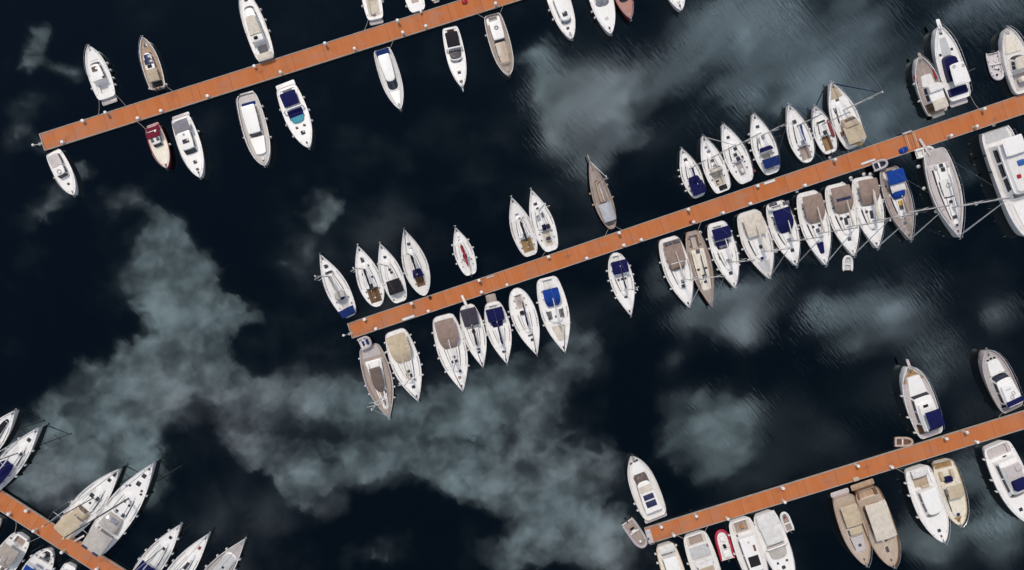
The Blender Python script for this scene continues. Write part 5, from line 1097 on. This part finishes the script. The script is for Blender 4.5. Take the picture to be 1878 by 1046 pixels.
nt.links.new(M('MULTIPLY_ADD', wind, .018, .025), b.inputs['Roughness'])
h = M('ADD', M('MULTIPLY', M('MULTIPLY', streak, wind), .0007), M('ADD', M('MULTIPLY', calm, .007), M('MULTIPLY', M('MULTIPLY', crest, windy), .0030)))
bp = nt.nodes.new('ShaderNodeBump'); bp.inputs['Strength'].default_value = 1; bp.inputs['Distance'].default_value = 1.0
nt.links.new(h, bp.inputs['Height']); nt.links.new(bp.outputs[0], b.inputs['Normal'])
MATS['harbour_water'] = m
w = MB(); n = 8; w.grid([[(lerp(-1500, 1500, i / n), lerp(-1500, 1500, j / n), 0) for i in range(n + 1)] for j in range(n + 1)])
tag(w.build('water', 'harbour_water', smooth=False), 'dark calm harbour water mirroring clouds', 'water', kind='structure')

# ------------------------------------------------------------------ sky: blue sky with cumulus overhead (what the water mirrors)
SUN_EL, SUN_AZ = math.radians(56), math.radians(118)       # azimuth counted from +X towards +Y
W = bpy.data.worlds.new('World'); bpy.context.scene.world = W; W.use_nodes = True
nt = W.node_tree; bg = nt.nodes['Background']
sky = nt.nodes.new('ShaderNodeTexSky'); sky.sky_type = 'NISHITA'; sky.sun_disc = False; sky.altitude = 1500; sky.air_density = .6; sky.dust_density = .2; sky.ozone_density = 2.5
sky.sun_elevation = SUN_EL; sky.sun_rotation = PI / 2 - SUN_AZ
tc = nt.nodes.new('ShaderNodeTexCoord'); sp = nt.nodes.new('ShaderNodeSeparateXYZ'); nt.links.new(tc.outputs['Generated'], sp.inputs[0])
zc = M('MAXIMUM', sp.outputs[2], .06)
U = M('MULTIPLY_ADD', M('DIVIDE', sp.outputs[0], zc), 13.5, 8.80)
V = M('MULTIPLY_ADD', M('DIVIDE', sp.outputs[1], zc), -13.5, 5.23)
cb = nt.nodes.new('ShaderNodeCombineXYZ'); nt.links.new(U, cb.inputs[0]); nt.links.new(V, cb.inputs[1])
def noise3(scale, detail, rough, w=None, col=False):
    n = nt.nodes.new('ShaderNodeTexNoise'); n.inputs['Scale'].default_value = scale; n.inputs['Detail'].default_value = detail; n.inputs['Roughness'].default_value = rough
    nt.links.new(w or cb.outputs[0], n.inputs['Vector']); return n.outputs[1 if col else 0]
def VM(op, a, b_):
    n = nt.nodes.new('ShaderNodeVectorMath'); n.operation = op
    for i, v in enumerate((a, b_)):
        if isinstance(v, tuple): n.inputs[i].default_value = v
        else: nt.links.new(v, n.inputs[i])
    return n.outputs[0]
warp = VM('MULTIPLY', VM('SUBTRACT', noise3(.9, 5, .55, col=True), (.5, .5, .5)), (1.1, 1.1, 0))
warp2 = VM('MULTIPLY', VM('SUBTRACT', noise3(3.2, 6, .6, col=True), (.5, .5, .5)), (.42, .42, 0))
P = VM('ADD', VM('ADD', cb.outputs[0], warp), warp2)
# cumulus masses: centre, radii (hundreds of survey units at the mirror plane), turn, weight
CLOUDS = [(5.7,7.6,2.0,1.2,0,.32),(8.6,8.0,2.0,1.6,0,.30),(10.1,9.2,1.7,1.3,0,.50),(9.9,7.0,1.5,1.0,0,.18),(1.6,8.3,1.8,1.2,-.3,.65),(18.3,.1,1.0,.5,0,1.1),(13.3,5.7,.7,.45,0,.4),(3.1,5.1,.9,1.0,0,.45),(3.5,6.0,1.1,.6,0,.45),(3.1,7.0,1.4,.8,0,.40),(17.8,9.4,1.3,1.2,0,.40),(13.2,5.7,1.0,.7,0,.40),(15.0,1.2,3.2,1.7,.3,.42),(13.1,8.0,1.2,1.0,0,.35),(10.6,2.2,1.0,1.3,0,.45),(15.9,5.8,1.5,.7,0,.3),(2.95,4.55,.6,.5,0,1.0),(3.25,5.2,.85,.7,.2,1.25),(3.3,5.85,.8,.5,-.1,1.1),(4.2,5.75,.5,.35,0,.9),(3.75,6.2,.75,.4,0,1.0),(4.65,6.0,.3,.2,0,.5),(3.3,6.75,.85,.6,.2,.95),(2.55,7.05,1.0,.65,-.3,1.2),(1.75,7.75,1.3,.9,-.5,1.4),
 (.95,8.55,1.1,.7,0,1.3),(2.2,8.4,.8,.9,.5,1.05),(2.6,7.7,.9,.6,0,.8),(2.75,9.0,.4,.5,0,.65),(4.05,7.0,.45,.4,0,.6),(1.55,6.7,.28,.2,0,.8),(2.2,6.45,.2,.2,0,.7),(2.85,6.45,.3,.3,0,.3),
 (4.75,7.0,.45,.4,.3,.6),(5.4,7.2,.8,.5,0,.6),(6.3,7.4,.9,.55,0,.6),(4.4,7.8,.6,.5,.4,.6),(5.05,8.4,.9,.45,.5,1.05),(5.7,8.9,.8,.4,.3,.75),(6.5,8.5,.9,.6,0,.5),(7.5,7.9,1.1,.8,0,.6),(8.5,7.5,.9,.7,0,.6),(9.6,7.1,1.0,.7,0,.6),(8.4,8.75,.9,.45,.2,1.15),(9.5,8.8,1.0,.7,0,1.05),
 (10.2,9.9,1.0,.6,0,1.2),(9.5,10.25,.8,.35,0,.8),(10.6,6.4,.55,.7,0,.6),(11.2,10.1,.65,.65,0,1.1),(10.9,8.7,.5,.7,.6,.7),(7.0,10.25,.8,.25,0,.4),(5.3,9.25,.5,.3,0,.45),(9.9,7.9,.8,.5,.3,.6),
 (13.35,5.65,.8,.42,.1,1.25),(12.6,5.75,.5,.3,.3,.8),(13.6,6.1,.3,.3,0,.7),(12.15,5.05,.38,.35,0,.8),(14.2,5.3,.5,.25,-.2,.6),(13.1,7.7,.9,.6,.2,.75),(12.7,8.3,.8,.55,0,.6),(13.7,8.2,.6,.7,0,.55),(12.4,6.5,.3,.5,0,.35),
 (10.45,2.3,.6,.85,0,2.1),(10.8,1.6,.8,.5,0,1.1),(9.95,1.15,.42,.32,.3,1.1),(11.6,1.75,.6,.45,.3,.8),(10.75,3.05,.42,.42,0,1.0),(11.3,2.3,.5,.5,0,.7),(12.0,2.6,.6,.3,0,.3),
 (12.9,.65,.6,.45,.3,1.1),(13.8,.25,1.0,.4,0,.9),(14.0,1.1,1.1,.45,.4,.8),(15.0,1.5,1.0,.5,.4,.85),(13.9,1.9,1.0,.35,.3,.7),(15.4,.5,.9,.5,0,.6),(12.2,1.4,.6,.6,.3,.65),(16.1,2.3,.7,.4,0,.65),(16.8,1.2,.5,.6,.2,.6),(14.6,.9,2.4,1.3,.35,.40),(16.2,2.1,1.3,.7,.2,.3),(18.35,.12,.8,.28,0,1.7),(17.6,.2,.4,.25,0,.6),
 (5.9,3.8,.36,.32,0,1.15),(5.6,4.5,.4,.5,0,.45),(5.25,4.95,.3,.25,0,.4),(.68,.85,.2,.3,.1,.85),(.6,1.2,.3,.14,-.3,.9),(1.12,1.26,.3,.18,0,.95),(.45,2.0,.3,.26,0,.5),(.35,2.5,.3,.3,0,.5),(.95,3.7,.7,.3,-.4,.6),(2.3,3.75,.4,.25,.6,.6),(2.75,4.1,.3,.2,.5,.6),(.7,2.75,.25,.2,0,.55),(1.6,3.3,.25,.22,0,.5),
 (15.3,5.7,.65,.28,-.2,1.1),(16.3,5.7,.7,.35,-.2,.75),(15.8,6.25,.6,.28,0,.6),(18.2,5.75,.42,.5,0,.85),(17.0,6.3,1.2,.5,.4,.45),(16.9,7.2,.6,.7,.6,.5),(14.9,4.8,.35,.15,0,.6),(16.7,5.15,.3,.15,.3,.5),(16.6,2.75,.5,.2,0,.7),(17.7,3.2,.4,.3,0,.35),
 (18.0,8.7,.7,.5,0,1.15),(17.1,9.85,.6,.42,0,1.3),(18.35,9.7,.5,.8,0,1.0),(16.3,9.95,.4,.22,0,.6),(18.6,7.6,.4,.4,0,.4),
 (4.75,6.5,.35,.45,0,-.7),(3.75,8.25,.7,.4,.2,-.35),(3.7,9.1,.8,.5,0,-.9),(7.9,9.5,1.0,.45,.2,-1.0),(11.6,7.6,.35,.9,0,-.8),(2.55,6.15,.35,.4,0,-.6),(12.2,3.5,.9,.5,0,-.6),(14.6,6.3,.5,.5,0,-.7),(17.8,9.25,.3,.35,.3,-.9),(6.9,9.3,.8,.35,.3,-.5),(9.0,9.7,.4,.3,0,-.5),(9.3,8.1,.3,.25,0,-.4),(6.3,8.0,.6,.3,.3,-.35),(14.9,.2,.5,.3,.4,-.4),(14.4,1.5,.6,.15,.4,-.35)]
acc = None
for cx, cy, rx, ry, ro, wt in CLOUDS:
    mp = nt.nodes.new('ShaderNodeMapping'); mp.vector_type = 'TEXTURE'; mp.inputs['Location'].default_value = (cx, cy, 0)
    mp.inputs['Rotation'].default_value = (0, 0, ro); mp.inputs['Scale'].default_value = (rx * 1.24, ry * 1.24, 1); nt.links.new(P, mp.inputs[0])
    g = nt.nodes.new('ShaderNodeTexGradient'); g.gradient_type = 'SPHERICAL'; nt.links.new(mp.outputs[0], g.inputs[0])
    acc = M('MULTIPLY_ADD', g.outputs[1], wt, acc if acc is not None else 0.0)
# the rest of the sky, beyond what the drone sees mirrored: scattered cloud everywhere
away = M('MAXIMUM', M('ABSOLUTE', M('MULTIPLY_ADD', U, .1, -.94), 0), M('ABSOLUTE', M('MULTIPLY_ADD', V, .178, -.93), 0))
rest = M('MULTIPLY', _ramp(nt, away, 1.04, 1.6), M('MULTIPLY_ADD', noise3(.22, 4, .5), 1.6, -.55))
acc = M('ADD', acc, rest)
fine = M('MULTIPLY_ADD', noise3(3.6, 8, .68, w=P), .45, M('MULTIPLY', noise3(1.15, 9, .64, w=P), .55))
a1 = M('MINIMUM', acc, 1.1)
dens_in = M('ADD', a1, M('MULTIPLY', M('MULTIPLY_ADD', fine, 2.0, -1.0), M('MULTIPLY_ADD', a1, 1.6, .55)))
body = M('ADD', a1, M('MULTIPLY', M('MULTIPLY_ADD', noise3(1.1, 9, .66), 2.0, -1.0), 1.1))
crisp = M('MULTIPLY', _ramp(nt, dens_in, .24, .44), M('MULTIPLY_ADD', _ramp(nt, body, .05, 1.2), .82, .18))
veil = M('MULTIPLY', _ramp(nt, M('ADD', acc, M('MULTIPLY_ADD', noise3(.6, 6, .6), 1.1, -.55)), -.02, 1.1), .50)
thin = M('MULTIPLY', M('MULTIPLY', _ramp(nt, noise3(.33, 7, .6), .46, .74), _ramp(nt, M('ADD', U, M('MULTIPLY', V, .5)), 4.0, 11.0)), .17)
gaps = M('MULTIPLY_ADD', _ramp(nt, noise3(.85, 10, .68, w=P), .36, .54), .58, .42)
dens = M('MAXIMUM', M('MAXIMUM', M('MULTIPLY', crisp, gaps), M('MULTIPLY', veil, M('MULTIPLY_ADD', gaps, .5, .5))), thin)
tone = _ramp(nt, noise3(1.3, 9, .62), .32, .70)
cc = _mixcol(nt, _ramp(nt, noise3(.3, 2, .5), .42, .66), (.86, .95, 1.0), (1.0, .955, 1.02), None)
cc = _mixcol(nt, M('MULTIPLY', _ramp(nt, U, 9.5, 15.5), _ramp(nt, V, 8.0, 3.0)), cc, (.84, .93, 1.06), None)
CL = nt.nodes.new('ShaderNodeVectorMath'); CL.operation = 'SCALE'; nt.links.new(cc, CL.inputs[0]); nt.links.new(M('MULTIPLY_ADD', tone, 46.0, 18.0), CL.inputs['Scale'])
f = dens
mix = _mixcol(nt, f, sky.outputs[0], CL.outputs[0], bg.inputs['Color'])
bg.inputs['Strength'].default_value = .05

sl = bpy.data.lights.new('sun', 'SUN'); sl.energy = 1.5; sl.angle = math.radians(10); sl.color = (1, .93, .84)
so = bpy.data.objects.new('sun', sl); C.objects.link(so)
dvec = Vector((math.cos(SUN_EL) * math.cos(SUN_AZ), math.cos(SUN_EL) * math.sin(SUN_AZ), math.sin(SUN_EL)))
so.rotation_euler = dvec.to_track_quat('Z', 'Y').to_euler(); so.location = (0, 0, 200)

cd = bpy.data.cameras.new('drone_camera'); cam = bpy.data.objects.new('drone_camera', cd); C.objects.link(cam)
cam.location = (NAD[0], NAD[1], CAM_H); cam.rotation_euler = (0, 0, 0)
cd.sensor_fit = 'HORIZONTAL'; cd.sensor_width = 36; cd.lens = 36 * 1350 / 1878; cd.shift_x = -NAD[0] / 187.8; cd.shift_y = -NAD[1] / 187.8
cd.clip_start = 1; cd.clip_end = 6000
sc = bpy.context.scene; sc.camera = cam
vs = sc.view_settings; vs.view_transform = 'Standard'; vs.look = 'None'; vs.gamma = 1; vs.use_curve_mapping = False; vs.exposure = 0.78
